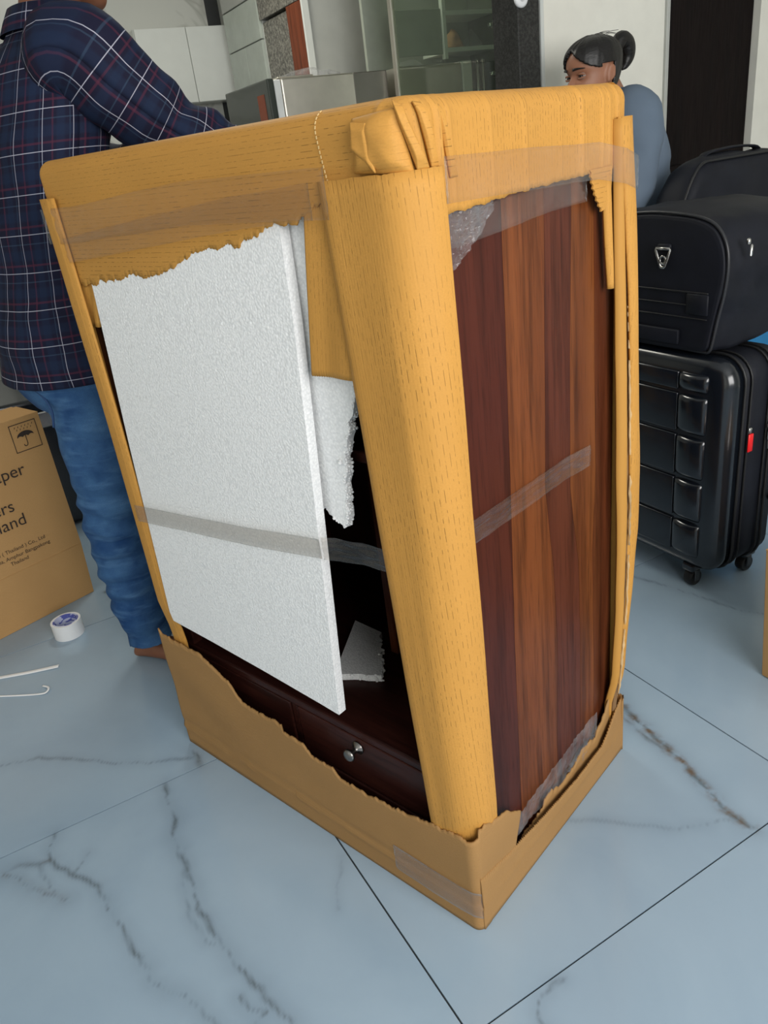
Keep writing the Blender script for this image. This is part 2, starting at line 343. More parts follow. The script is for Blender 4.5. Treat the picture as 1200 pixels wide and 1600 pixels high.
for ia in range(-2, 5):
    for ib in range(-3, 6):
        a0 = TA0+ia*TS; b0 = TB0+ib*TS
        near = [q for q in VJ if ((q[0][:, 0] > a0-.03) & (q[0][:, 0] < a0+TS+.03) & (q[0][:, 1] > b0-.03) & (q[0][:, 1] < b0+TS+.03)).any()]
        if not near:
            o = link('tile', plain_tile(), None, fl)
        else:
            N = 150; xs = np.linspace(g, TS-g, N); X, Y = np.meshgrid(xs, xs, indexing='ij'); n0 = N*N
            vein = np.zeros(n0); halo = np.zeros(n0); rust = np.zeros(n0); PX = X.ravel()+a0; PY = Y.ravel()+b0
            for pl, wd, st, ha, ru in near:
                d2 = np.full(n0, 9.0)
                for q in pl[::1]: d2 = np.minimum(d2, (PX-q[0])**2+(PY-q[1])**2)
                d = np.sqrt(d2); wv = wd*(0.75+0.5*np.sin(PX*61+PY*47))
                vein = np.maximum(vein, st*np.exp(-(d/np.maximum(wv, .0015))**2)); halo = np.maximum(halo, ha*0.75*np.exp(-(d/(wd*5.5))**2)); rust = np.maximum(rust, ru*np.exp(-(d/(wd*1.8))**2))
            V = np.stack([X.ravel(), Y.ravel(), np.zeros(n0)], 1); F = grid_faces(N, N)
            F = [tuple(q) for q in F]
            ring = [i*N for i in range(N)]+[(N-1)*N+j for j in range(1, N)]+[i*N+N-1 for i in range(N-2, -1, -1)]+[j for j in range(N-2, 0, -1)]
            low = np.array([(V[i][0], V[i][1], -0.008) for i in ring]); V = np.vstack([V, low]); m_ = len(ring)
            F += [(ring[i], n0+i, n0+(i+1) % m_, ring[(i+1) % m_]) for i in range(m_)]
            me = mesh_from(V, F, None, False, 'tile'); me.materials.append(M_TILE)
            for nm, arr in (('vein', vein), ('halo', halo), ('rust', rust)):
                at = me.attributes.new(nm, 'FLOAT', 'POINT'); at.data.foreach_set('value', np.concatenate([arr, np.zeros(m_)]).astype(np.float32))
            o = link('tile', me, None, fl)
        o.location = (a0, b0, 0)

# ------------------------------------------------------------------ setting: walls (room coordinates A, B)
def wbox(name, A0, A1, B0, B1, z0, z1, mat, parent=None, st=True, bev=0.0):
    v, f = box(A0, A1, B0, B1, z0, z1, bev); o = part(None, name, v, f, mat, smooth=False); o.rotation_euler = (0, 0, TY)
    if st: struct(o)
    return o
H = 2.65
def marble_wall():
    m = NT('wall_marble_tile'); oc = m.coord('Object'); w_ = m.noise(oc, 1.5, 4.0, 0.6, 1.4); ln = m.mapr(m.math('ABSOLUTE', m.math('SUBTRACT', w_, 0.5)), 0.0, 0.03, 1.0, 0.0)
    m.set(m.mix(m.math('MULTIPLY', ln, 0.55), (0.52, 0.53, 0.49), (0.26, 0.26, 0.23)), 0.25); return m.m
M_MWALL = marble_wall()
wbox('wall_kitchen', -1.4, 1.92, 4.95, 5.05, -0.004, H, M_GROUT)
wk = bpy.data.objects['wall_kitchen']
for i in range(4):
    for j in range(3):
        v, f = box(-1.4+i*0.8+0.001, -1.4+(i+1)*0.8-0.02*(i == 3)-0.001, 4.944, 4.951, j*0.9+0.001, min((j+1)*0.9, H)-0.001, 0.0006, 1)
        part(wk, 'wall_tile', v, f, M_MWALL, smooth=False)
wbox('wall_kitchen_side', 1.86, 1.92, 3.78, 4.95, -0.004, H, M_WALLG)
wbox('wall_panel', 1.80, 2.62, 3.70, 3.78, -0.004, H, M_WALLG)
wbox('wall_right_kitchen', 2.62, 2.70, 2.335, 3.78, -0.004, H, M_WALLG)
wbox('wall_centre', 1.915, 2.486, 2.235, 2.335, -0.004, H, M_WALL)
wbox('wall_corner', 2.985, 3.85, 2.235, 2.335, -0.004, H, M_WALL)
wbox('wall_lintel', 2.486, 2.985, 2.235, 2.335, 2.1, H, M_WALL)
wbox('wall_right', 3.85, 3.95, -1.75, 2.335, -0.004, H, M_WALL)
v, f = join(box(-1.5, -1.4, -1.75, -0.1, -0.004, H), box(-1.5, -1.4, 1.2, 5.05, -0.004, H), box(-1.5, -1.4, -0.1, 1.2, -0.004, 0.85), box(-1.5, -1.4, -0.1, 1.2, 2.05, H)); o = struct(part(None, 'wall_left', v, f, M_WALL, smooth=False)); o.rotation_euler = (0, 0, TY)
wbox('ceiling', -1.5, 3.95, -1.75, 5.05, H, H+0.08, M_CEIL)
# wall behind the camera with balcony door opening and the added left window
v, f = join(box(-1.4, -0.5, -1.75, -1.69, -0.004, H), box(1.9, 3.85, -1.75, -1.69, -0.004, H), box(-0.5, 1.9, -1.75, -1.69, 2.35, H))
wr_ = struct(part(None, 'wall_rear', v, f, M_WALL, smooth=False)); wr_.rotation_euler = (0, 0, TY)
M_ALU = plain('window_aluminium', (0.5, 0.5, 0.5), 0.4, 0.8)
def frame(name, A0, A1, z0, z1, mull):
    vs = [box(A0, A1, -1.74, -1.70, z0, z0+0.05), box(A0, A1, -1.74, -1.70, z1-0.05, z1), box(A0, A0+0.05, -1.74, -1.70, z0, z1), box(A1-0.05, A1, -1.74, -1.70, z0, z1)]+[box(x-0.025, x+0.025, -1.74, -1.70, z0, z1) for x in mull]
    o = struct(part(None, name, *join(*vs), M_ALU, smooth=False)); o.rotation_euler = (0, 0, TY)
frame('door_1', -0.5, 1.9, 0.0, 2.35, [0.70])
o = struct(part(None, 'fill_window_1', *join(box(-1.47, -1.43, -0.1, 1.2, 0.85, 0.90), box(-1.47, -1.43, -0.1, 1.2, 2.0, 2.05), box(-1.47, -1.43, -0.1, -0.05, 0.9, 2.0), box(-1.47, -1.43, 1.15, 1.2, 0.9, 2.0), box(-1.47, -1.43, 0.525, 0.575, 0.9, 2.0)), M_ALU, smooth=False)); o.rotation_euler = (0, 0, TY)  # unseen window added to carry the fill on the cabinet front

# dark door in the wall behind the woman
dd = part(None, 'door_2', *box(2.49, 2.981, 2.262, 2.30, 0.0, 2.098, 0.003, 1), M_DOORDK, smooth=False); struct(dd); dd.rotation_euler = (0, 0, TY)
for x0, x1, z0, z1 in ((2.53, 2.94, 0.12, 0.92), (2.53, 2.94, 1.0, 1.98)):
    part(dd, 'door_panel', *box(x0, x1, 2.254, 2.264, z0, z1, 0.004, 1), M_DOORDK, smooth=False)
v, f = lathe([(0.0, 0), (0.022, 0), (0.022, 0.006), (0.010, 0.010), (0.010, 0.03), (0.024, 0.04), (0.020, 0.055), (0.0, 0.058)], 16)
v = [(2.52+x, 2.262-z, 1.0+y) for x, y, z in v]; part(dd, 'door_knob', [(2.503+(x-2.52)*0.3, 2.262+(y-2.262)*0.3, 1.0+(z-1.0)*0.3) for x, y, z in v], f, M_CHROME)
t1 = part(None, 'trim_1', *box(2.474, 2.490, 2.222, 2.245, 0, 2.115, 0.003, 1), M_WALLG, smooth=False); struct(t1); t1.rotation_euler = (0, 0, TY)
t2 = part(None, 'trim_2', *box(1.905, 1.919, 2.222, 2.24, 0, 2.4, 0.003, 1), M_WHITE, smooth=False); struct(t2); t2.rotation_euler = (0, 0, TY)
t3 = part(None, 'trim_3', *box(1.817, 1.904, 2.228, 2.36, 0, H-0.001, 0.003, 1), M_GRANBK, smooth=False); struct(t3); t3.rotation_euler = (0, 0, TY)

# ------------------------------------------------------------------ the cabinet frame: local x = depth v, y = width u (0 at the near corner), z up
CN = Vector((0.07093, 0.85102, 0)); CY = 0.80051; CW, CD = 0.818, 0.516
def cworld(v_, u_, z_): 
    c, s = math.cos(CY), math.sin(CY); return CN+Vector((c*v_-s*u_, s*v_+c*u_, z_))
def cthing(name, label, cat, base, group=None):
    o = thing(name, label, cat, cworld(*base), CY, group); BASE[o.name] = base; return o
def csolo(name, vf, mat, label, cat, base, uvs=None, smooth=True, auto=None, group=None):
    v = np.asarray(vf[0], float)-np.asarray(base); o = link(name, mesh_from(v, vf[1], uvs, smooth, name), mat)
    o.location = cworld(*base); o.rotation_euler = (0, 0, CY)
    if auto: o.data.set_sharp_from_angle(angle=math.radians(auto))
    return tag(o, label, cat, group)
def resample(path, step):
    P_ = [np.asarray(q, float) for q in path]; out = [P_[0]]
    for a, b in zip(P_[:-1], P_[1:]):
        k = max(1, int(np.linalg.norm(b-a)/step))
        for i in range(1, k+1): out.append(a+(b-a)*i/k)
    return np.array(out)
def arc(c, r, t0, t1, n=8): return [(c[0]+r*math.cos(t0+(t1-t0)*i/n), c[1]+r*math.sin(t0+(t1-t0)*i/n)) for i in range(n+1)]
def path_normals(P_, out_sign):
    d = np.gradient(P_, axis=0); L = np.linalg.norm(d, axis=1, keepdims=True); d = d/np.maximum(L, 1e-9); return out_sign*np.stack([d[:, 1], -d[:, 0]], 1)
def sheet(P_, zlo, zhi, nzv=12, thick=0.004, out_sign=1, disp=None, vertical_dash=True, shift=None):
    """upright sheet along plan path P_ (v,u); zlo(i,s), zhi(i,s) give its edges; returns verts, faces, uvs"""
    nrm = path_normals(P_, out_sign); s = np.concatenate([[0], np.cumsum(np.linalg.norm(np.diff(P_, axis=0), axis=1))]); n = len(P_)
    V = []; UV = []
    for lay in (0, 1):
        for i in range(n):
            z0, z1 = zlo(i, s[i]), zhi(i, s[i])
            for j in range(nzv):
                z = z0+(z1-z0)*j/(nzv-1); d = (disp(s[i], z) if disp else 0.0)-lay*thick
                q = P_[i]+nrm[i]*d
                if shift: q = q+np.asarray(shift(z))
                V.append((q[0], q[1], z)); UV.append((z, s[i]) if vertical_dash else (s[i], z))
    k = n*nzv; F = grid_faces(n, nzv); F2 = [tuple(reversed(x)) for x in grid_faces(n, nzv, k=k)]
    rim = [i*nzv for i in range(n)]+[(n-1)*nzv+j for j in range(1, nzv)]+[i*nzv+nzv-1 for i in range(n-2, -1, -1)]+[j for j in range(nzv-2, 0, -1)]
    m_ = len(rim); F3 = [(rim[i], rim[(i+1) % m_], k+rim[(i+1) % m_], k+rim[i]) for i in range(m_)]
    return V, F+F2+F3, UV
def sheet_fixed(*a, **kw):
    V, F, UV = sheet(*a, **kw); bm = bmesh.new(); vs = [bm.verts.new(x) for x in V]
    for q in F:
        try: bm.faces.new([vs[i] for i in q])
        except ValueError: pass
    bmesh.ops.recalc_face_normals(bm, faces=bm.faces[:]); bm.verts.index_update(); F = [[x.index for x in q.verts] for q in bm.faces]; bm.free(); return V, F, UV
def torn(x, amp=0.004, seed=0.0): return amp*(nz(x*55, seed)+0.6*nz(x*160, seed+4)+0.4*nz(x*380, seed+8))
def serr(x, per=0.004, amp=0.002): return amp*(2*abs((x/per) % 1.0-0.5)-0.5)

# ---- wooden cabinet
M_KNOB = plain('antique_chrome', (0.22, 0.21, 0.20), 0.28, 1.0)
cab = cthing('wooden_cabinet', 'dark reddish-brown solid wood cabinet with shelves and drawers standing half unpacked', 'cabinet', (0.27, 0.41, 0.0))
v0, v1, u0_, u1_ = 0.030, 0.505, 0.022, 0.790; Z0, Z1 = 0.045, 1.182
def zc(tab): return lambda z: interp(tab, z)
bnds = [lambda z: v0, zc([(1.1, .196), (.925, .192), (.73, .186), (.47, .176), (.277, .172), (.05, .170)]),
        zc([(1.1, .299), (.9, .290), (.69, .281), (.55, .298), (.45, .303), (.39, .307), (.185, .296), (.05, .296)]),
        zc([(1.1, .372), (.88, .363), (.66, .358), (.5, .383), (.34, .386), (.118, .384), (.05, .384)]),
        zc([(1.2, .372+.065), (.88, .440), (.66, .445), (.5, .432), (.31, .437), (.05, .44)]), lambda z: v1]
panel_mats = [W_DARK, W_WARM, W_MID, W_GOLD, W_RED]
for k in range(5):
    zs = np.linspace(Z0, Z1, 40); L = [(bnds[k](z)+0.0015*nz(z*9, k)*(k > 0)+0.0003, z) for z in zs]; Rr = [(bnds[k+1](z)+0.0015*nz(z*9, k+1)*(k < 4)-0.0003, z) for z in zs]
    V = []; 
    for (a, z), (b, _) in zip(L, Rr): V += [(a, u0_, z), (b, u0_, z), (b, u0_+0.018, z), (a, u0_+0.018, z)]
    F = [(4*i+j, 4*i+(j+1) % 4, 4*i+4+(j+1) % 4, 4*i+4+j) for i in range(39) for j in range(4)]+[(3, 2, 1, 0), (156, 157, 158, 159)]
    part(cab, 'side_plank', *fix_normals((V, F)), panel_mats[k], smooth=False)
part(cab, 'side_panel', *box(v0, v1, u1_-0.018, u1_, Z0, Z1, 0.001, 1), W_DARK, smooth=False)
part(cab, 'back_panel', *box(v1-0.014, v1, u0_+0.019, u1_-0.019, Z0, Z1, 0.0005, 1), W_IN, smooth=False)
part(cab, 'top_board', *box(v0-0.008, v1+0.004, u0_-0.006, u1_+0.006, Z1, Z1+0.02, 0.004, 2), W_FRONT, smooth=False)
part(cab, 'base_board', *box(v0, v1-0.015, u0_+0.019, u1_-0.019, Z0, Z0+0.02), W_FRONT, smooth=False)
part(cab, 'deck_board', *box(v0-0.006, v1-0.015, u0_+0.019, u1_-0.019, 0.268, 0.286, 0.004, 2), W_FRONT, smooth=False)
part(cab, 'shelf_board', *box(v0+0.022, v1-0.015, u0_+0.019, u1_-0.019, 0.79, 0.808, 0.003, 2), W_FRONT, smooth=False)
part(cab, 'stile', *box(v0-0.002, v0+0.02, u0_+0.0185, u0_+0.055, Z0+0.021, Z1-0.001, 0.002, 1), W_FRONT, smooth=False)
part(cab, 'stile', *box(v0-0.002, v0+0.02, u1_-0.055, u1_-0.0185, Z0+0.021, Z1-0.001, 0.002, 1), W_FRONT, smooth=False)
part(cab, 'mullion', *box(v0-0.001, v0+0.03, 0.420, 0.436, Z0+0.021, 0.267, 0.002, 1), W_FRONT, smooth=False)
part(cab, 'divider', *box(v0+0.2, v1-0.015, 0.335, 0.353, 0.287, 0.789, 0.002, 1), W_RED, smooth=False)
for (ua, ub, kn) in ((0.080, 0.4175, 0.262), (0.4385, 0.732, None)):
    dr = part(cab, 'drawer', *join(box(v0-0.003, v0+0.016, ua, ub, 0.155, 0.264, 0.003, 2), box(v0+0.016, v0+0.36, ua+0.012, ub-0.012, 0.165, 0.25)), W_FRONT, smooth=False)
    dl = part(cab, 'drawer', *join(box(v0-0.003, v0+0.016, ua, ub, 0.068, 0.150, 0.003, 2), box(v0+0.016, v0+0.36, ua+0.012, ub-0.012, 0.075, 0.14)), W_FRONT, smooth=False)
    for d_, zk in ((dr, 0.243), (dl, 0.109)):
        if kn is None: continue
        kv, kf = lathe([(0.0, 0), (0.013, 0), (0.013, 0.003), (0.0055, 0.006), (0.005, 0.016), (0.0115, 0.021), (0.0125, 0.025), (0.009, 0.029), (0.0, 0.030)], 20)
        b = BASE[cab.name]; o = link('knob', mesh_from([(v0-0.003-z-b[0], kn+x-b[1], zk+y-b[2]) for x, y, z in kv], kf, None, True, 'knob'), M_KNOB, d_); o['label'] = 'small chrome knob'

# ---- cardboard tray round the foot
tray = cthing('cardboard_base_tray', 'torn brown corrugated cardboard tray wrapped around the foot of the wooden cabinet', 'cardboard', (0.26, 0.41, 0.0))
tf = [(0.818, .318), (0.807, .304), (0.738, .302), (0.673, .303), (0.634, .285), (0.592, .265), (0.557, .228), (0.5, .227), (0.438, .234), (0.436, .215), (0.381, .214), (0.357, .191), (0.308, .194), (0.292, .177), (0.232, .176), (0.163, .181), (0.134, .185), (0.087, .194), (0.04, .202)]
ts = [(0.0, .212), (0.03, .218), (0.05, .207), (0.075, .205), (0.096, .19), (0.118, .172), (0.128, .166)]
Pp = resample([(0.0, CW-0.002)]+[(0.0, 0.012)]+arc((0.012, 0.012), 0.012, PI, 1.5*PI, 5)[1:]+[(0.128, 0.0)], 0.003)
def tray_hi(i, s):
    q = Pp[i]
    if q[1] > 0.012: z = interp(tf, q[1])
    elif q[0] < 0.012: z = 0.205
    else: z = interp(ts, q[0])
    return z+torn(s, 0.0055, 2.0)
def crease(s, z): return -0.0030*math.exp(-((z-0.052)/0.004)**2)+0.0016*math.exp(-((z-0.062)/0.006)**2)+0.0035*nz(s*6, z*9)*min(1, z*8)+(0.012*max(0, z-0.16) if s > 0.6 else 0.0)
V, F, UV = sheet_fixed(Pp, lambda i, s: 0.0008, tray_hi, 26, 0.0035, -1, crease, False)
for k in range(len(V)):        # the slanting end of the wrapped flap
    x, y, z = V[k]
    if y < 0.02 and x > 0.108-0.004: 
        lim = 0.108+0.02*max(0.0, (z-0.09)/0.075)
        if x > lim: V[k] = (lim, y, z)
part(tray, 'front_flap', V, F, M_KRAFT_PLAIN, UV)
sd = [(0.006, .118), (0.022, .115), (0.112, .095), (0.207, .083), (0.324, .074), (0.428, .073), (0.45, .09), (0.483, .118), (0.516, .140)]
Ps = resample([(0.006, -0.0045), (CD, -0.0035)]+arc((CD-0.004, 0.003), 0.006, -0.5*PI+0.4, 0.0, 3)+[(CD+0.002, 0.12)], 0.0012)
V, F, UV = sheet_fixed(Ps, lambda i, s: 0.0006, lambda i, s: (interp(sd, Ps[i][0]) if Ps[i][1] < 0.003 else 0.14)+serr(s, 0.0050, 0.0060)+torn(s, 0.002, 6.0), 12, 0.0035, 1, lambda s, z: 0.004*nz(s*7, z*8, 3.0)*min(1, z*10)-0.010*max(0.0, 0.055-z)*(s > 0.02)+0.0015*math.exp(-((z-0.055)/0.004)**2), False)
part(tray, 'side_flap', V, F, M_KRAFT_PLAIN, UV)
inn = [(0.02, .06), (0.2, .075), (0.25, .10), (0.28, .082), (0.34, .088), (0.37, .105), (0.41, .095), (0.45, .12), (0.48, .15), (0.506, .175)]
Pi = resample([(0.10, 0.009), (0.508, 0.009)], 0.003)
V, F, UV = sheet_fixed(Pi, lambda i, s: 0.003, lambda i, s: interp(inn, Pi[i][0])+torn(s, 0.010, 11.0), 8, 0.003, 1, lambda s, z: 0.003*nz(s*20, z*20), False)
part(tray, 'inner_flap', V, F, M_KRAFT_PLAIN, UV)
Pb = resample([(CD, 0.01), (CD, CW), (0.004, CW)], 0.02)
V, F, UV = sheet_fixed(Pb, lambda i, s: 0.001, lambda i, s: 0.20+torn(s, 0.006, 5.0), 6, 0.0035, 1, None, False); part(tray, 'back_flap', V, F, M_KRAFT_PLAIN, UV)
part(tray, 'bottom_sheet', *box(0.004, CD-0.004, 0.004, CW-0.004, 0.0005, 0.004), M_KRAFT_PLAIN, smooth=False)
part(tray, 'packing_block', *box(0.05, CD-0.03, 0.05, CW-0.05, 0.005, Z0-0.0005, 0.004, 1), M_FOAM, smooth=False)

# ---- cardboard cap over the top
cap = cthing('cardboard_top_cap', 'ribbed kraft cardboard cap folded over the cabinet top with a torn lower edge', 'cardboard', (0.26, 0.41, 1.10))
c0, cU, cV, rad = 0.0055, 0.803, 0.508, 0.035
loop = arc((c0+rad, c0+rad), rad, PI, 1.5*PI, 10)+resample([(c0+rad, c0), (cV-0.012, c0)], 0.0025)[1:].tolist()+arc((cV-0.012, c0+0.012), 0.012, -0.5*PI, 0, 5)[1:] \
     +resample([(cV, c0+0.012), (cV, cU-0.02)], 0.02)[1:].tolist()+arc((cV-0.02, cU-0.02), 0.02, 0, 0.5*PI, 5)[1:]+resample([(cV-0.02, cU), (c0+0.02, cU)], 0.02)[1:].tolist() \
     +arc((c0+0.02, cU-0.02), 0.02, 0.5*PI, PI, 5)[1:]+resample([(c0, cU-0.02), (c0, c0+rad)], 0.0025)[1:-1].tolist()
loop = np.array(loop); nl = len(loop)
capF = [(0.803, 1.04), (0.766, 1.039), (0.711, 1.039), (0.655, 1.048), (0.619, 1.047), (0.579, 1.059), (0.549, 1.05), (0.506, 1.057), (0.466, 1.068), (0.435, 1.078), (0.386, 1.091), (0.344, 1.092), (0.328, 1.098), (0.308, 1.09), (0.296, 1.101), (0.276, 1.104), (0.236, 1.117), (0.218, 1.118), (0.189, 1.119), (0.168, 1.128), (0.143, 1.139), (0.1, 1.145), (0.04, 1.145)]
capS = [(0.0, 1.13), (0.046, 1.113), (0.107, 1.115), (0.208, 1.12), (0.392, 1.123), (0.46, 1.124), (0.51, 1.124)]
sl = np.concatenate([[0], np.cumsum(np.linalg.norm(np.diff(loop, axis=0), axis=1))])
dl = np.roll(loop, -1, 0)-np.roll(loop, 1, 0); dl /= np.linalg.norm(dl, axis=1, keepdims=True); nl_ = np.stack([dl[:, 1], -dl[:, 0]], 1)
er = 0.024; ztop = 1.234; prof = []
creasesS = [(0.060, 0.0045, 0.004), (0.082, 0.003, 0.003), (0.155, 0.0015, 0.003), (0.232, 0.0015, 0.004), (0.318, 0.0012, 0.003), (0.372, 0.0035, 0.004), (0.432, 0.003, 0.003), (0.452, 0.002, 0.003), (0.476, 0.004, 0.004)]
V = []; UV = []; nprof = 0
cen = np.array([(c0+cV)/2, (c0+cU)/2])
for lay in (0, 1):
    for i in range(nl):
        q = loop[i]; onF = q[0] < c0+0.004 and q[1] > 0.04; onS = q[1] < c0+0.02 and q[0] > 0.02 and q[0] < cV-0.004
        if onF: zl = interp(capF, q[1])+torn(q[1], 0.0065, 3.0)
        elif onS: zl = interp(capS, q[0])+torn(q[0], 0.0025, 7.0)
        elif q[0] < 0.05 and q[1] < 0.05: zl = 1.135
        else: zl = 1.10
        pr = []
        for j in range(14): pr.append((0.0, zl+(ztop-er-zl)*j/13))
        for j in range(1, 9): t = j/8*PI/2; pr.append((er*(1-math.cos(t)), ztop-er+er*math.sin(t)))
        tot = 0.0; last = None
        for j, (ins, z) in enumerate(pr):
            dsp = 0.0
            if onS:
                for cs, am, wd in creasesS: 
                    c_ = cs+0.018*(1.19-z); dsp += am*math.exp(-((q[0]-c_)/wd)**2)*min(1.0, max(0, (z-1.10)/0.05))
                dsp += 0.003*nz(q[0]*16, z*5, 2.0)
            if onF: dsp += 0.002*nz(q[1]*7, z*12, 5.0)-0.002*math.exp(-((z-1.165-0.01*q[1])/0.004)**2)
            if q[0] < 0.05 and q[1] < 0.05: dsp += 0.004*nz(sl[i]*60, z*25, 8.0)
            P2 = q+nl_[i]*(dsp-ins-lay*0.003); zz = z-lay*0.003*(ins/er)
            V.append((P2[0], P2[1], zz))
            if last is not None: tot += math.dist((ins, z), last)
            last = (ins, z); zz0 = zl+tot
            UV.append((zz0*1.7, sl[i]) if onS else (sl[i], zz0))
        # domed top towards the middle
        edge = np.array(V[-1][:2])
        for j in range(1, 7):
            t = j/6*0.98; e2 = edge+(cen-edge)*t; V.append((e2[0], e2[1], ztop+0.006*math.sin(t*PI/2)+0.0025*nz(e2[0]*14, e2[1]*14)*t-lay*0.003)); UV.append((e2[0], e2[1]))
        nprof = len(pr)+6
F = grid_faces(nl, nprof, True); k = nl*nprof; F += [tuple(reversed(x)) for x in grid_faces(nl, nprof, True, k)]
F += [(i*nprof, ((i+1) % nl)*nprof, k+((i+1) % nl)*nprof, k+i*nprof) for i in range(nl)]
F.append(tuple(i*nprof+nprof-1 for i in range(nl))); F.append(tuple(k+i*nprof+nprof-1 for i in range(nl-1, -1, -1)))
bm = bmesh.new(); vs = [bm.verts.new(x) for x in V]
for q in F: bm.faces.new([vs[i] for i in q])
bmesh.ops.recalc_face_normals(bm, faces=bm.faces[:]); bm.verts.index_update(); F = [[x.index for x in q.verts] for q in bm.faces]; bm.free()
part(cap, 'cap_sheet', V, F, M_KRAFT, UV)
# crumpled folds on the near corner
def patch(poly2, place, thick=0.0025, mat=None, name='fold', sub=26, bulge=0.004, seed=0.0, parent=None):
    """quad patch (4 corners in a plane param) subdivided, crinkled and thickened"""
    A, B, C_, D_ = [np.array(q, float) for q in poly2]; V = []; UV = []; n = sub
    for lay in (0, 1):
        for i in range(n):
            for j in range(n):
                s, t = i/(n-1), j/(n-1); q = A*(1-s)*(1-t)+B*s*(1-t)+C_*s*t+D_*(1-s)*t
                e = min(s, 1-s, t, 1-t); d = bulge*0.55*min(1.0, e*6)+0.40*bulge*(1-2*abs(nz(q[0]*34, q[1]*26, seed)))*min(1.0, e*4)-lay*thick
                V.append(place(q[0], q[1], d)); UV.append((q[0], q[1]))
    k = n*n; F = grid_faces(n, n)+[tuple(reversed(x)) for x in grid_faces(n, n, k=k)]
    rim = [i*n for i in range(n)]+[(n-1)*n+j for j in range(1, n)]+[i*n+n-1 for i in range(n-2, -1, -1)]+[j for j in range(n-2, 0, -1)]; m_ = len(rim)
    F += [(rim[i], rim[(i+1) % m_], k+rim[(i+1) % m_], k+rim[i]) for i in range(m_)]
    bm = bmesh.new(); vs = [bm.verts.new(x) for x in V]
    for q in F: bm.faces.new([vs[i] for i in q])
    bmesh.ops.recalc_face_normals(bm, faces=bm.faces[:]); bm.verts.index_update(); F = [[x.index for x in q.verts] for q in bm.faces]; bm.free()
    return part(parent, name, V, F, mat or M_KRAFT, UV)
clen = PI/2*rad
def on_corner(s, z, d):
    """s: 0 at the middle of the near corner, + along the side, - along the front; z up over the rounded top edge"""
    ins = 0.0; zz = z
    if z > ztop-er:
        t = min((z-(ztop-er))/er, PI/2); ins = er*(1-math.cos(t)); zz = ztop-er+er*math.sin(t); nzv = math.sin(t); nh = math.cos(t)
    else: nzv, nh = 0.0, 1.0
    if s > clen/2: q = np.array([c0+rad+(s-clen/2), c0]); nn = np.array([0, -1.0])
    elif s < -clen/2: q = np.array([c0, c0+rad+(-s-clen/2)]); nn = np.array([-1.0, 0])
    else:
        t = 1.25*PI+s/rad; nn = np.array([math.cos(t), math.sin(t)]); q = np.array([c0+rad, c0+rad])+rad*nn
    q = q+nn*(d*nh-ins); return (q[0], q[1], zz+d*nzv)
patch([(-0.066, 1.166), (0.006, 1.160), (-0.004, 1.222), (-0.062, 1.218)], lambda a, b, d: on_corner(a, b, d+0.004), bulge=0.010, seed=1.0, parent=cap, name='folded_flap')
patch([(-0.062, 1.190), (-0.030, 1.165), (-0.036, 1.212), (-0.058, 1.214)], lambda a, b, d: on_corner(a, b, d+0.011), bulge=0.005, seed=2.0, parent=cap, name='folded_flap')
patch([(0.008, 1.163), (0.020, 1.163), (0.000, 1.222), (-0.010, 1.228)], lambda a, b, d: on_corner(a, b, d+0.007), bulge=0.006, seed=3.0, parent=cap, name='folded_flap')
patch([(0.026, 1.163), (0.038, 1.163), (0.022, 1.224), (0.012, 1.226)], lambda a, b, d: on_corner(a, b, d+0.004), bulge=0.005, seed=4.0, parent=cap, name='folded_flap')
patch([(0.060, 1.150), (0.073, 1.150), (0.052, 1.222), (0.045, 1.222)], lambda a, b, d: on_corner(a, b, d+0.002), bulge=0.004, seed=5.0, parent=cap, name='folded_flap')

pf = []
for k in range(16):
    zk = 1.160+0.005*k
    pf.append(([on_corner(-(clen/2+0.125-c0-rad+0.010*math.sin(k/15*1.5))+a, zk+b, d) for d in (0.0002, 0.0010) for a, b in ((-0.0007, 0), (0.0007, 0), (0.0007, 0.0034), (-0.0007, 0.0034))], [(0, 1, 2, 3), (7, 6, 5, 4), (0, 4, 5, 1), (1, 5, 6, 2), (2, 6, 7, 3), (3, 7, 4, 0)]))
part(cap, 'perforation', *fix_normals(join(*pf)), plain('pale_perforation', (0.70, 0.50, 0.22), 0.8), None, False)

# ---- corner posts (cardboard edge guards)
def dash_post(Pfun): pass
post = cthing('cardboard_corner_guard', 'thick rounded kraft cardboard guard on the near vertical corner of the cabinet', 'cardboard', (0.03, 0.03, 0.006))
V = []; UV = []; nz_ = 60; zs = np.linspace(0.006, 1.163, nz_); npth = 44
for lay in (0, 1):
    for kz, z in enumerate(zs):
        t = (z-0.006)/1.157; uL = 0.072+(0.136-0.072)*t; vR = 0.063-0.012*t**2; r_ = 0.047
        if z < 0.2: uL *= 1.0
        pth = [(0.0, uL)]+[(0.0, r_+(uL-r_)*(1-i/10)) for i in range(1, 10)]+arc((r_, r_), r_, PI, 1.5*PI, 24)+[(r_+(vR-r_)*i/8, 0.0) for i in range(1, 9)]
        pth = np.array(pth); nn = path_normals(pth, -1); npth = len(pth); ss = np.concatenate([[0], np.cumsum(np.linalg.norm(np.diff(pth, axis=0), axis=1))])
        for i in range(npth):
            d = 0.0025*nz(ss[i]*14, z*4, 4.0)+0.0008*nz(ss[i]*60, z*3, 7.0)-lay*0.0042+0.003*max(0, (0.012-(ss[i]))/0.012)
            z_ = z+(0.010*(ss[i]-0.10) if kz == nz_-1 else 0)+(torn(ss[i], 0.001, 3) if kz == nz_-1 else 0)
            q = pth[i]+nn[i]*d
            if z < 0.24: q = q+np.array([0.0040, 0.0040])*min(1, (0.24-z)/0.05)
            V.append((q[0], q[1], z_)); UV.append((z_, ss[i]+(0.02 if lay else 0)))
F = []; 
for i in range(nz_-1):
    for j in range(npth-1): F.append((i*npth+j, i*npth+j+1, (i+1)*npth+j+1, (i+1)*npth+j))
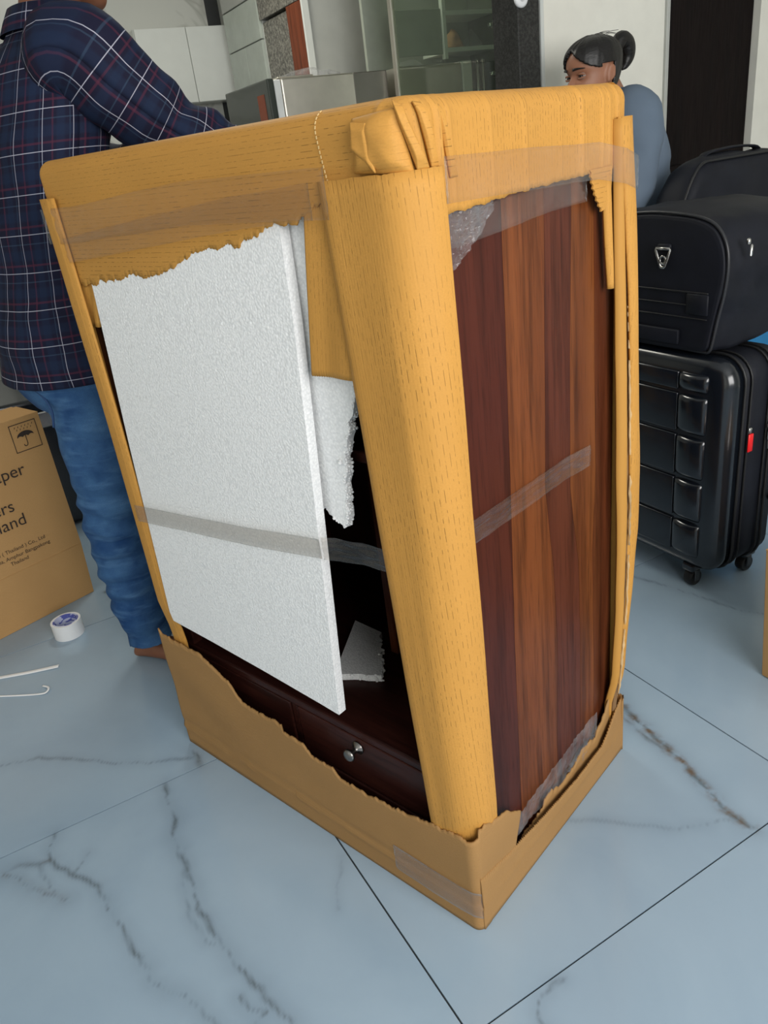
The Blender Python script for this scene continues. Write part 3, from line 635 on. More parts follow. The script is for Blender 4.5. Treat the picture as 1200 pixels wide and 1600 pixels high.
k = nz_*npth; F += [tuple(x+k for x in reversed(q)) for q in F]
rim = [j for j in range(npth)]+[i*npth+npth-1 for i in range(1, nz_)]+[(nz_-1)*npth+j for j in range(npth-2, -1, -1)]+[i*npth for i in range(nz_-2, 0, -1)]; m_ = len(rim)
F += [(rim[i], rim[(i+1) % m_], k+rim[(i+1) % m_], k+rim[i]) for i in range(m_)]
def recalc(V, F):
    bm = bmesh.new(); vs = [bm.verts.new(x) for x in V]
    for q in F:
        try: bm.faces.new([vs[i] for i in q])
        except ValueError: pass
    bmesh.ops.recalc_face_normals(bm, faces=bm.faces[:]); bm.verts.index_update(); F = [[x.index for x in q.verts] for q in bm.faces]; bm.free(); return F
part(post, 'guard_sheet', V, recalc(V, F), M_KRAFT, UV)
# under-sheet that peeps out beside the post
Pq = resample([(0.0085, 0.205), (0.0075, 0.14), (0.0085, 0.06)], 0.002)
def q_lo(i, s): return 0.929+serr(s, 0.004, 0.002)
V, F, UV = sheet_fixed(Pq, q_lo, lambda i, s: 1.142, 24, 0.003, -1, lambda s, z: 0.0015*nz(s*30, z*8)+0.003*math.exp(-((s-0.03)/0.02)**2), True, shift=lambda z: (0, -0.032*(z-0.929)/0.2))
csolo('cardboard_liner_strip', (V, F), M_KRAFT, 'flat ribbed cardboard strip tucked behind the near corner guard over the foam', 'cardboard', (0.0085, 0.14, 0.93), UV)
# left front corner guard
lg = cthing('cardboard_edge_guard', 'slim kraft cardboard guard on the far left front edge of the cabinet', 'cardboard', (0.03, 0.79, 0.006))
Pl = resample([(0.12, 0.803)]+[(0.016, 0.803)]+arc((0.016, 0.787), 0.016, 0.5*PI, PI, 10)[1:]+[(0.0, 0.770)]+[(0.003, 0.758), (0.006, 0.756)], 0.002)
def lshift(z): 
    t = max(0.0, min(1.0, (1.18-z)/0.5)); return (-0.002+0.010*min(1.0, max(0.0, (0.40-z)/0.08)), -0.016*math.sin(t*PI/2)-0.004*min(1.0, max(0.0, (0.40-z)/0.08)))
V, F, UV = sheet_fixed(Pl, lambda i, s: 0.006, lambda i, s: 1.178+torn(s, 0.001, 2), 40, 0.003, -1, lambda s, z: 0.001*nz(s*20, z*5), True, shift=lshift)
part(lg, 'guard_sheet', V, F, M_KRAFT, UV)
Pm = resample([(0.011, 0.785), (0.009, 0.73), (0.010, 0.722), (0.014, 0.719)], 0.002)
V, F, UV = sheet_fixed(Pm, lambda i, s: 0.966+serr(s, 0.004, 0.0015), lambda i, s: 1.05, 10, 0.003, -1, lambda s, z: 0.004*math.exp(-((s-0.045)/0.015)**2), True, shift=lambda z: (0, 0.024*(1.04-z)/0.075-0.008))
csolo('cardboard_liner_flap', (V, F), M_KRAFT, 'short cardboard flap below the torn cap beside the left edge guard', 'cardboard', (0.011, 0.74, 0.966), UV)
# right rear corner: rolled strip, outer sheet with a peeled edge, short roll, serrated flap
def band(fL, fR, z0, z1, uo, bul, name, label, base, seed, thick=0.003, n=50, m=14, uofs=None):
    V = []; UV = []
    for lay in (0, 1):
        for i in range(n):
            z = z0+(z1-z0)*i/(n-1)
            for j in range(m):
                t = j/(m-1); vv = fL(z)+(fR(z)-fL(z))*t
                uu = uo+(uofs(z) if uofs else 0)-bul*math.sin(t*PI)**0.6+0.0015*nz(vv*40, z*9, seed)+lay*thick
                V.append((vv, uu, z)); UV.append((z, vv))
    k = n*m; F = grid_faces(n, m)+[tuple(reversed(x)) for x in grid_faces(n, m, k=k)]
    rim = [j for j in range(m)]+[i*m+m-1 for i in range(1, n)]+[(n-1)*m+j for j in range(m-2, -1, -1)]+[i*m for i in range(n-2, 0, -1)]; q_ = len(rim)
    F += [(rim[i], rim[(i+1) % q_], k+rim[(i+1) % q_], k+rim[i]) for i in range(q_)]
    return V, recalc(V, F), UV
rg = cthing('cardboard_rear_guard', 'long rolled cardboard guard with a peeled ragged edge on the far right cabinet corner', 'cardboard', (0.51, 0.0, 0.02))
s2L = zc([(1.19, .462), (1.0, .470), (.8, .482), (.55, .492), (.35, .492), (.16, .476), (.02, .474)]); s2R = zc([(1.19, .470), (1.05, .492), (.8, .510), (.55, .520), (.35, .516), (.17, .494), (.13, .486), (.02, .484)])
s3L = zc([(1.19, .464), (1.05, .489), (.8, .516), (.55, .532), (.35, .524), (.17, .496), (.13, .487), (.02, .485)]); s3R = zc([(1.19, .507), (1.0, .526), (.8, .545), (.62, .566), (.5, .571), (.42, .562), (.3, .542), (.18, .522), (.13, .505), (.02, .503)])
part(rg, 'rolled_strip', *band(s2L, s2R, 0.02, 1.187, 0.004, 0.010, '', '', None, 1.0, uofs=lambda z: 0.012*min(1.0, max(0.0, (0.20-z)/0.06)))[:2], M_KRAFT_PLAIN if False else M_KRAFT, None)
V, F, UV = band(s3L, s3R, 0.02, 1.189, -0.001, 0.006, '', '', None, 4.0, uofs=lambda z: 0.004*math.sin(z*5)+0.010*min(1.0, max(0.0, (0.20-z)/0.06))); part(rg, 'outer_sheet', V, F, M_KRAFT, UV)
part(rg, 'gap_backing', *box(0.509, 0.5125, 0.012, 0.14, 0.02, 1.18, 0.0008, 1), M_KRAFT, smooth=False)  # added backing that blocks light showing through the gap by the wood
M_PEEL = plain('peeled_paper_edge', (0.50, 0.34, 0.17), 0.9, var=0.3)
M_GAPDK = plain('dark_gap_brown', (0.20, 0.11, 0.045), 0.9)
V = []; n = 160
for i in range(n):
    z = 0.12+0.86*i/(n-1); a = s2R(z)-0.004; b = s3L(z)+0.006; V += [(a, 0.003, z), (b, 0.001, z), (b, 0.005, z), (a, 0.007, z)]
part(rg, 'gap_strip', V, recalc(V, [(4*i+j, 4*i+(j+1) % 4, 4*i+4+(j+1) % 4, 4*i+4+j) for i in range(n-1) for j in range(4)]), M_GAPDK, None, False)  # dark strip laid along the gap between the two sheets
for za, zb in ((0.16, 0.30), (0.31, 0.46), (0.48, 0.62), (0.66, 0.83), (0.85, 0.92)):
    V = []; n = int((zb-za)/0.002)
    for i in range(n):
        z = za+(zb-za)*i/(n-1); c = (s2R(z)+s3L(z))/2+0.002+0.003*nz(z*35, 2.0); e = 0.0030*(0.2+1.6*max(0.0, nz(z*70, za*9)))*math.sin(i/(n-1)*PI)**0.4+0.0004
        V += [(c-e, -0.0035, z), (c+e, -0.0045+0.002*nz(z*70), z), (c+e, -0.003, z), (c-e, -0.002, z)]
    part(rg, 'peeled_edge', V, recalc(V, [(4*i+j, 4*i+(j+1) % 4, 4*i+4+(j+1) % 4, 4*i+4+j) for i in range(n-1) for j in range(4)]), M_PEEL, None, False)
V, F, UV = band(zc([(1.12, .436), (.955, .456)]), zc([(1.12, .458), (.955, .469)]), 0.955, 1.118, 0.008, 0.006, '', '', None, 7.0, n=20)
csolo('cardboard_short_roll', (V, F), M_KRAFT, 'short thin cardboard roll hanging below the serrated flap on the wood side', 'cardboard', (0.455, 0.005, 0.955), UV)
poly = []
for i in range(15): z = 1.128-0.058*i/14; poly += [(0.393+0.034*(i/14)**1.6+(0.0022 if i % 2 else -0.0022), z)]
poly += [(0.436, 1.072), (0.455, 1.088), (0.459, 1.128)]
V, F = prism(poly, 0.0035, 0.0062, 'y'); 
csolo('cardboard_serrated_flap', (V, F), M_KRAFT, 'small kraft flap with a zigzag left edge under the cap on the wood side', 'cardboard', (0.43, 0.0045, 1.07), [(x*1.0, z) for x, y, z in V], smooth=False)

# ---- foam
def foam_board(name, outline, va, vb, lean, label, base, jag_edges=False):
    V = []; F = []
    V, F = prism([(u_, z_) for u_, z_ in outline], 0, 1, 'x')
    V = [((va if t < 0.5 else vb)+lean(z), u_, z) for t, u_, z in V]
    return csolo(name, (V, recalc(V, F)), M_FOAM, label, 'foam', base, smooth=False)
big = [(0.708, 1.165), (0.728, 0.75), (0.7385, 0.385), (0.732, 0.366), (0.60, 0.3615), (0.45, 0.354), (0.30, 0.3445), (0.2585, 0.341), (0.236, 0.74), (0.222, 1.0), (0.2215, 1.165)]
foam_board('foam_sheet', big, -0.002, 0.0145, lambda z: 0.0135*(z-0.35)/0.8-0.004, 'large white polystyrene foam sheet covering most of the cabinet front', (0.005, 0.48, 0.341))
f2 = [(0.40, 1.16), (0.40, 0.80), (0.30, 0.742), (0.270, 0.728), (0.258, 0.722), (0.249, 0.716), (0.243, 0.717), (0.236, 0.708), (0.229, 0.707), (0.222, 0.699), (0.214, 0.698), (0.209, 0.692), (0.203, 0.699), (0.199, 0.71), (0.196, 0.722), (0.198, 0.735), (0.193, 0.748), (0.195, 0.765), (0.189, 0.78), (0.185, 0.79), (0.187, 0.805), (0.180, 0.82), (0.177, 0.835), (0.169, 0.848), (0.170, 0.86), (0.160, 0.872), (0.156, 0.885), (0.150, 0.9), (0.148, 0.94), (0.146, 1.0), (0.142, 1.16)]
fo2 = foam_board('foam_broken_sheet', [(u_+0.0015*math.sin(z_*900), z_) for u_, z_ in f2], 0.0262, 0.0395, lambda z: 0.0, 'white foam sheet with a ragged broken point behind the large foam sheet', (0.03, 0.27, 0.692))
# crumb edge beads on the broken outline and the small offcut
def beads(parent, pts, r0, seed):
    rg_ = random.Random(seed); vf = []
    for (a, b, c) in pts:
        for _ in range(2):
            r = r0*(0.5+rg_.random()*0.8); bm = bmesh.new(); bmesh.ops.create_icosphere(bm, subdivisions=1, radius=r)
            d = Vector((rg_.uniform(-1, 1)*r0*0.8, rg_.uniform(-1, 1)*r0*0.8, rg_.uniform(-1, 1)*r0*0.8))
            for q in bm.verts: q.co += Vector((a, b, c))+d
            vf.append(bm_data(bm))
    return join(*vf)
b = (0.03, 0.27, 0.692); pts = []
for (a0_, z0_), (a1_, z1_) in zip(f2[2:-3], f2[3:-2]):
    k = max(1, int(math.dist((a0_, z0_), (a1_, z1_))/0.004))
    for i in range(k):
        t = i/k
        for vv in (0.028, 0.033, 0.038): pts.append((vv-b[0], a0_+(a1_-a0_)*t-b[1]+0.001, z0_+(z1_-z0_)*t-b[2]+0.001))
o = link('crumbs', mesh_from(*beads(None, pts, 0.0024, 3), None, True, 'crumbs'), M_FOAM, fo2); o['kind'] = 'stuff'
o = link('crumb', mesh_from(*beads(None, [(0.0255-b[0], 0.195-b[1], 0.80-b[2])]*3, 0.0035, 4), None, True, 'crumb'), M_FOAM, fo2)
off = [(0.262, 0.478), (0.258, 0.40), (0.245, 0.395), (0.238, 0.385), (0.225, 0.378), (0.215, 0.362), (0.20, 0.353), (0.19, 0.338), (0.178, 0.330), (0.168, 0.318), (0.158, 0.312), (0.150, 0.306), (0.146, 0.315), (0.137, 0.330), (0.132, 0.345), (0.124, 0.358), (0.112, 0.375), (0.128, 0.40)]
offz = 0.2865
V, F = prism([(a, c) for a, c in off], offz, offz+0.014, 'z')
fo3 = csolo('foam_offcut', (V, recalc(V, F)), M_FOAM, 'small broken foam offcut lying on the deck inside the cabinet', 'foam', (0.18, 0.38, offz), smooth=False)
pts = [(a-0.18, c-0.38, zz) for (a, c) in off[2:-1] for zz in (0.003, 0.008, 0.012)]
o = link('crumbs', mesh_from(*beads(None, pts, 0.0028, 5), None, True, 'crumbs'), M_FOAM, fo3); o['kind'] = 'stuff'

# ---- clear tape bands and film
def tape_path(pts3, w0, name, label, base, mat=None, seed=0.0, wr=0.0008, nw=8, step=0.008, n_out=None):
    """strip centred on a 3D polyline (v,u,z) of height w0 (in z)"""
    P_ = []; 
    for a, b in zip(pts3[:-1], pts3[1:]):
        a = np.array(a, float); b = np.array(b, float); k = max(1, int(np.linalg.norm(b-a)/step))
        for i in range(k): P_.append(a+(b-a)*i/k)
    P_.append(np.array(pts3[-1], float)); P_ = np.array(P_)
    d = np.gradient(P_[:, :2], axis=0); d /= np.maximum(np.linalg.norm(d, axis=1, keepdims=True), 1e-9); nn = np.stack([-d[:, 1], d[:, 0]], 1)*(n_out or 1)
    V = []; n = len(P_)
    for lay in (0, 1):
        for i in range(n):
            for j in range(nw):
                t = j/(nw-1)-0.5; e = wr*nz(i*step*30, t*7, seed)+wr*0.7*nz(i*step*6, t*16, seed+3)
                V.append((P_[i][0]+nn[i][0]*(e+lay*0.00012), P_[i][1]+nn[i][1]*(e+lay*0.00012), P_[i][2]+t*w0*(1+0.05*nz(i*step*9, seed))))
    k = n*nw; F = grid_faces(n, nw)+[tuple(reversed(x)) for x in grid_faces(n, nw, k=k)]
    rim = [i*nw for i in range(n)]+[(n-1)*nw+j for j in range(1, nw)]+[i*nw+nw-1 for i in range(n-2, -1, -1)]+[j for j in range(nw-2, 0, -1)]; q_ = len(rim)
    F += [(rim[i], rim[(i+1) % q_], k+rim[(i+1) % q_], k+rim[i]) for i in range(q_)]
    return csolo(name, (V, F), mat or M_TAPE, label, 'tape', base)
e = -0.0035
tape_path([(e, 0.815-0.013, 1.135), (e-0.001, 0.70, 1.135), (e-0.0005, 0.4, 1.152), (e-0.001, 0.16, 1.150), (e-0.002, 0.12, 1.149)], 0.055, 'tape_band', 'clear tape band along the torn cap on the cabinet front', (e, 0.48, 1.13), mat=M_TAPE_DARK, seed=1.0, wr=0.0012)
tape_path([(e+0.0015, 0.76, 1.095), (e+0.001, 0.5, 1.118), (e+0.001, 0.3, 1.135), (e+0.001, 0.15, 1.142)], 0.040, 'tape_band', 'second clear tape band running just under the first on the torn cap front', (e, 0.45, 1.1), mat=M_TAPE_DARK, seed=9.0, wr=0.001)
tape_path([(0.0125, 0.0135, 1.098), (0.0155, 0.0105, 1.098), (0.019, 0.0078, 1.098)], 0.066, 'tape_piece', 'small piece of tape whitened as glare on the near corner guard', (0.0155, 0.0105, 1.07), mat=M_TAPE_GLARE, seed=12.0, wr=0.0001, step=0.002, n_out=-1)
tape_path([(-0.0068, 0.175, 0.062), (-0.0070, 0.10, 0.062), (-0.0072, 0.03, 0.064), (-0.0055, 0.006, 0.064), (0.001, -0.0072, 0.064)], 0.060, 'tape_piece', 'wrinkled clear tape around the bottom near corner of the cardboard tray', (-0.006, 0.09, 0.032), mat=M_TAPE, seed=13.0, wr=0.0007, n_out=-1)
tape_path([(0.050, -0.006, 1.149), (0.2, -0.006, 1.145), (0.4, -0.006, 1.138), (0.47, -0.012, 1.125), (0.515, -0.010, 1.112)], 0.047, 'tape_band', 'clear tape band across the kraft cap on the wood side', (0.25, -0.006, 1.13), seed=2.0, n_out=-1)
tape_path([(0.056, 0.0075, 1.095), (0.2, 0.0125, 1.10), (0.3, 0.0125, 1.107), (0.40, 0.0125, 1.107)], 0.040, 'tape_band', 'clear tape band stretched over the wood just below the cap', (0.2, 0.012, 1.10), seed=3.0, n_out=-1, wr=0.0014)
tape_path([(-0.012, 0.748, 0.612), (-0.0115, 0.60, 0.627), (-0.0095, 0.40, 0.646), (-0.0075, 0.255, 0.664), (-0.0065, 0.232, 0.666)], 0.034, 'tape_band', 'hazy tape band across the lower part of the large foam sheet', (-0.01, 0.49, 0.63), mat=M_TAPE_HAZE, seed=4.0, wr=0.0003)
tape_path([(-0.0035, 0.231, 0.666), (0.004, 0.205, 0.667), (0.010, 0.16, 0.668), (0.012, 0.10, 0.668)], 0.036, 'tape_band', 'wrinkled clear tape spanning the open shelf between foam and corner guard', (0.006, 0.165, 0.65), seed=5.0, wr=0.003, nw=14, step=0.004)
tape_path([(0.062, 0.0155, 0.706), (0.2, 0.0165, 0.704), (0.33, 0.0165, 0.702), (0.415, 0.0165, 0.696)], 0.036, 'tape_band', 'wrinkled clear tape strip stuck across the middle of the wood side', (0.24, 0.016, 0.69), seed=6.0, wr=0.0022, nw=14, step=0.005, n_out=-1)
def film_patch(name, label, f, ns, nt, base, par=None, mat=None):
    V = []; 
    for i in range(ns):
        for j in range(nt): V.append(f(i/(ns-1), j/(nt-1)))
    return csolo(name, (V, grid_faces(ns, nt)), mat or M_FILM, label, 'plastic film', base)
def crinkle(a, b, amp, fr): return amp*(abs(nz(a*fr, b*fr, 1.0))+0.5*abs(nz(a*fr*2.3, b*fr*2.3, 5.0))-0.4)
film_patch('plastic_film', 'crumpled clear film drooping from the cap at the upper wood side', lambda s, t: (0.052+0.105*s, 0.006+0.5*crinkle(s, t, 0.020, 10)+0.003, 1.118-(0.072-0.06*s**1.3)*t+0.004*nz(s*5, t*5)), 40, 30, (0.1, 0.008, 1.06))
film_patch('plastic_film', 'crinkled clear film bunched along the bottom of the wood side', lambda s, t: (0.10+0.33*s, 0.0115+0.008*(1-t)*0+0.5*crinkle(s*4, t, 0.010, 6), (0.078+0.012*math.sin(s*7))*(1-t)+(0.128+0.028*s+0.006*nz(s*14, 2.0))*t), 90, 16, (0.26, 0.010, 0.07))

# ------------------------------------------------------------------ kitchen background
def rthing(name, label, cat, A, B, z=0.0, group=None):
    o = thing(name, label, cat, R(A, B, z), TY, group); BASE[o.name] = (A, B, z); return o
def rsolo(name, vf, mat, label, cat, A, B, z=0.0, smooth=False, group=None, uvs=None):
    o = link(name, mesh_from(np.asarray(vf[0], float)-np.array((A, B, z)), vf[1], uvs, smooth, name), mat); o.location = R(A, B, z); o.rotation_euler = (0, 0, TY)
    return tag(o, label, cat, group)
M_DARKGLASS = plain('dark_glossy_glass', (0.035, 0.042, 0.036), 0.08, 0.0, 0.7)
fr = rthing('refrigerator', 'steel refrigerator with a dark glass door behind the wrapped cabinet', 'refrigerator', 1.62, 3.45)
part(fr, 'body', *box(1.405, 1.885, 3.19, 3.69, 0.03, 1.487, 0.006, 2), M_STEEL, smooth=False)
part(fr, 'dark_side_strip', *box(1.73, 1.888, 3.186, 3.20, 0.04, 1.486, 0.002, 1), plain('dark_steel', (0.20, 0.19, 0.17), 0.35, 1.0), smooth=False)  # darker steel on the right part of the side
part(fr, 'door', *box(1.345, 1.375, 3.192, 3.688, 0.05, 1.49, 0.006, 2), M_DARKGLASS, smooth=False)
part(fr, 'door_gasket', *box(1.375, 1.404, 3.194, 3.686, 0.06, 1.484, 0.002, 1), plain('white_gasket', (0.75, 0.76, 0.74), 0.5), smooth=False)
part(fr, 'handle', *tube([(1.345, 3.235, 0.75), (1.315, 3.235, 0.78), (1.315, 3.235, 1.30), (1.345, 3.235, 1.33)], 0.008), M_CHROME)
part(fr, 'energy_sticker', *box(1.342, 1.3455, 3.24, 3.31, 1.33, 1.44), plain('sticker_print', (0.22, 0.05, 0.02), 0.5), smooth=False)
for x in (1.42, 1.86):
    for y in (3.22, 3.66): part(fr, 'foot', *lathe([(0.02, 0), (0.02, 0.02), (0.014, 0.032)], 12, (x, y, 0)), M_RUBBER)
def crumple_bag(cx, cy, cz, rx, ry, rz, seed, n=28):
    rings = []
    for i in range(12):
        t = i/11; z = cz+rz*t; k = math.sin(max(0.02, 1-t**1.3)*PI/2)
        r_ = ell((cx, cy, z), rx*k, ry*k, n); 
        for q in r_: q[:2] += (q[:2]-np.array((cx, cy)))*0.35*nz(q[0]*30, q[1]*30+seed, z*30); q[2] += 0.25*rz*nz(q[0]*25+seed, q[1]*25, z)*(1 if i > 0 else 0)
        rings.append(r_)
    return loft(rings)
rsolo('plastic_bag', crumple_bag(1.60, 3.35, 1.488, 0.14, 0.10, 0.045, 3.0), M_FILM, 'crumpled clear plastic bag lying on top of the refrigerator', 'bag', 1.60, 3.35, 1.488, True)
rsolo('tray_board', box(1.40, 1.56, 3.21, 3.67, 1.4885, 1.4945, 0.002, 1), M_STEEL, 'thin flat tray on the refrigerator top beside the plastic bag', 'tray', 1.48, 3.45, 1.4885)
# white wall cabinet on the far wall
wc = rthing('wall_cabinet', 'glossy white kitchen wall cabinet with two doors above the man\'s arm', 'cabinet', 1.57, 4.85, 1.55)
part(wc, 'body', *box(1.30, 1.83, 4.80, 4.943, 1.55, 1.92, 0.002, 1), M_WHITE, smooth=False)
for a0, a1 in ((1.302, 1.585), (1.588, 1.828)): part(wc, 'door', *box(a0, a1, 4.782, 4.7995, 1.552, 1.918, 0.002, 1), M_WHITE, smooth=False)
wcb = rthing('tall_unit', 'low white kitchen counter unit under the wall cabinet', 'cabinet', 1.3, 4.75, 0.0)
part(wcb, 'body', *box(0.2, 1.75, 4.40, 4.943, 0.08, 0.84, 0.002, 1), M_WHITE, smooth=False); part(wcb, 'plinth', *box(0.22, 1.73, 4.46, 4.94, 0.0, 0.08), M_GRANBK, smooth=False)
part(wcb, 'worktop', *box(0.18, 1.76, 4.38, 4.943, 0.84, 0.88, 0.004, 2), M_GRANBK, smooth=False)
for i in range(3): 
    d_ = part(wcb, 'door', *box(0.21+i*0.513, 0.715+i*0.513, 4.382, 4.3995, 0.09, 0.83, 0.002, 1), M_WHITE, smooth=False)
    b_ = BASE[wcb.name]; link('handle', mesh_from([(x-b_[0], y-b_[1], z-b_[2]) for x, y, z in tube([(0.69+i*0.513, 4.38, 0.68), (0.69+i*0.513, 4.36, 0.69), (0.69+i*0.513, 4.36, 0.77), (0.69+i*0.513, 4.38, 0.78)], 0.005)[0]], tube([(0, 0, 0), (0, 0, 1), (0, 0, 2), (0, 0, 3)], 0.005)[1], None, True, 'handle'), M_CHROME, d_)
lamp = rthing('kitchen_fill_light', 'square white ceiling light added to brighten the kitchen', 'lamp', 1.0, 3.3, 2.60)  # unseen light added because the kitchen came out too dark
part(lamp, 'housing', *box(0.7, 1.3, 3.0, 3.6, 2.60, 2.648, 0.004, 1), M_WHITEP, smooth=False)
dm_ = NT('fill_diffuser'); dm_.set((0.9, 0.9, 0.85), 0.5, Emission_Color=(1.0, 0.97, 0.86, 1), Emission_Strength=4.0); part(lamp, 'diffuser', *box(0.72, 1.28, 3.02, 3.58, 2.592, 2.5995), dm_.m, smooth=False)
ld = bpy.data.lights.new('kitchen_fill_glow', 'AREA'); ld.shape = 'SQUARE'; ld.size = 0.55; ld.energy = 15; ld.color = (1.0, 0.97, 0.86); lo = bpy.data.objects.new('kitchen_fill_glow', ld); COL.objects.link(lo); lo.parent = lamp; lo.location = (0, 0, -0.012)
# small dark window on the far wall
sw = part(None, 'window_2', *join(box(1.18, 1.28, 4.93, 4.946, 1.70, 1.715), box(1.18, 1.28, 4.93, 4.946, 1.835, 1.85), box(1.18, 1.195, 4.93, 4.946, 1.715, 1.835), box(1.265, 1.28, 4.93, 4.946, 1.715, 1.835)), M_WHITE, smooth=False); struct(sw); sw.rotation_euler = (0, 0, TY)
part(sw, 'pane', *box(1.195, 1.265, 4.936, 4.942, 1.715, 1.835), M_DARKGLASS, smooth=False)
# side units along the kitchen: cabinet doors, then granite jamb and a red door
sc_ = rthing('side_cabinet', 'pale green glass-fronted kitchen wall cabinet between white cabinet and granite jamb', 'cabinet', 1.82, 4.42, 1.52)
part(sc_, 'body', *box(1.80, 1.858, 4.21, 4.70, 1.52, 1.95, 0.002, 1), M_WHITE, smooth=False)
M_PALEG = plain('pale_green_glass', (0.42, 0.46, 0.41), 0.12)
for b0, b1 in ((4.212, 4.45), (4.455, 4.698)): 
    d_ = part(sc_, 'door', *box(1.782, 1.7995, b0, b1, 1.523, 1.76, 0.002, 1), M_PALEG, smooth=False)
part(sc_, 'flap_door', *box(1.782, 1.7995, 4.212, 4.698, 1.765, 1.948, 0.002, 1), M_PALEG, smooth=False)
part(sc_, 'handle', *box(1.774, 1.784, 4.44, 4.465, 1.515, 1.55, 0.002, 1), M_CHROME, smooth=False)
tr = part(None, 'trim_4', *box(1.80, 1.859, 3.875, 4.205, 0.0, 1.83, 0.002, 1), M_GRAN, smooth=False); struct(tr); tr.rotation_euler = (0, 0, TY)
tr = part(None, 'trim_5', *box(1.785, 1.859, 3.70, 4.71, 1.955, 2.3, 0.002, 1), M_WALLG, smooth=False); struct(tr); tr.rotation_euler = (0, 0, TY)
tr = part(None, 'trim_6', *box(1.785, 1.859, 3.70, 4.205, 1.84, 1.954, 0.002, 1), M_GRAN, smooth=False); struct(tr); tr.rotation_euler = (0, 0, TY)
d3 = part(None, 'door_3', *box(1.784, 1.798, 3.70, 3.872, 0.0, 1.838, 0.002, 1), M_DOORRED, smooth=False); struct(d3); d3.rotation_euler = (0, 0, TY)
tr = part(None, 'trim_7', *box(1.778, 1.815, 3.686, 3.698, 0.0, 2.3, 0.003, 1), M_WHITE, smooth=False); struct(tr); tr.rotation_euler = (0, 0, TY)
# pane beside the black jamb; solid things behind it replace its reflections
M_GLASS = film('green_tinted_glass', (0.80, 0.86, 0.78), 0.02, 0.03, 4.0, 0.0)
gc = rthing('reflection_cupboard', 'green tinted glass pane left of the black granite jamb with a made-up cupboard replacing its reflection', 'cupboard', 2.25, 2.9)
part(gc, 'glass_pane', *box(1.906, 1.911, 2.40, 3.12, 0.02, 2.4), M_GLASS, smooth=False)
part(gc, 'glass_frame', *join(box(1.90, 1.917, 3.12, 3.15, 0.0, 2.42, 0.002, 1), box(1.90, 1.917, 2.37, 2.40, 0.0, 2.42, 0.002, 1)), M_STEEL, smooth=False)
M_GREY2 = plain('cupboard_inner', (0.30, 0.33, 0.28), 0.5)
part(gc, 'back_board', *box(1.925, 2.60, 3.40, 3.42, 0.0, 2.4), M_GREY2, smooth=False)
part(gc, 'side_board', *box(2.474, 2.49, 2.88, 3.395, 0.0, 2.3), plain('cupboard_side', (0.10, 0.11, 0.09), 0.4), smooth=False)
part(gc, 'upright', *box(2.196, 2.212, 3.192, 3.215, 1.51, 2.0), M_WHITE, smooth=False)
for zz in (1.535, 1.672): part(gc, 'shelf', *box(2.2125, 2.4735, 3.195, 3.395, zz, zz+0.017), M_WHITE, smooth=False)
part(gc, 'cupboard_door', *box(1.96, 2.195, 3.205, 3.22, 1.53, 1.70, 0.002, 1), plain('cupboard_glass_door', (0.20, 0.23, 0.18), 0.15), smooth=False)
for zz in (1.625, 1.438): part(gc, 'hinge', *join(box(2.445, 2.4735, 3.16, 3.19, zz-0.015, zz+0.015, 0.004, 1), box(2.42, 2.45, 3.16, 3.18, zz-0.008, zz+0.008, 0.003, 1)), M_CHROME, smooth=False)
st2 = rthing('reflected_fridge', 'steel box behind the green glass pane standing in for the reflected refrigerator', 'cabinet', 2.12, 3.29)  # solid box in place of the refrigerator's reflection in the glass
part(st2, 'body', *box(1.957, 2.285, 3.205, 3.39, 0.0, 1.496, 0.004, 1), M_STEEL, smooth=False); part(st2, 'edge_strip', *box(2.288, 2.340, 3.20, 3.39, 0.0, 1.50, 0.003, 1), M_WHITE, smooth=False)
for x in (2.37, 2.40): part(st2, 'tube_handle', *tube([(x, 3.2, 0.9), (x, 3.2, 1.50)], 0.008, 10), M_CHROME)
rsolo('paper_bag', crumple_bag(2.29, 3.27, 1.554, 0.045, 0.045, 0.075, 5.0), plain('brown_paper', (0.30, 0.16, 0.06), 0.7), 'small brown packet on the made-up shelf behind the glass', 'bag', 2.29, 3.27, 1.554, True)
rsolo('plastic_bag', crumple_bag(2.40, 3.27, 1.554, 0.045, 0.045, 0.07, 7.0), M_FILM, 'clear plastic bag on the made-up shelf beside the brown packet', 'bag', 2.40, 3.27, 1.554, True)
rsolo('plastic_bag', crumple_bag(2.06, 3.295, 1.4975, 0.075, 0.065, 0.03, 9.0), M_FILM, 'crumpled clear bag behind the glass standing in for the reflected refrigerator bag', 'bag', 2.06, 3.295, 1.4975, True)
sb = rthing('wall_switch', 'round white switch on the black granite jamb', 'switch', 1.83, 2.228, 1.53)
v, f = lathe([(0.026, 0), (0.026, 0.006), (0.020, 0.010), (0.0, 0.011)], 20); part(sb, 'plate', [(1.828+x, 2.2275-z, 1.560+y) for x, y, z in v], f, M_WHITEP); v, f = lathe([(0.010, 0.0105), (0.009, 0.015), (0.0, 0.016)], 14); part(sb, 'button', [(1.828+x, 2.2275-z, 1.560+y) for x, y, z in v], f, M_WHITEP)

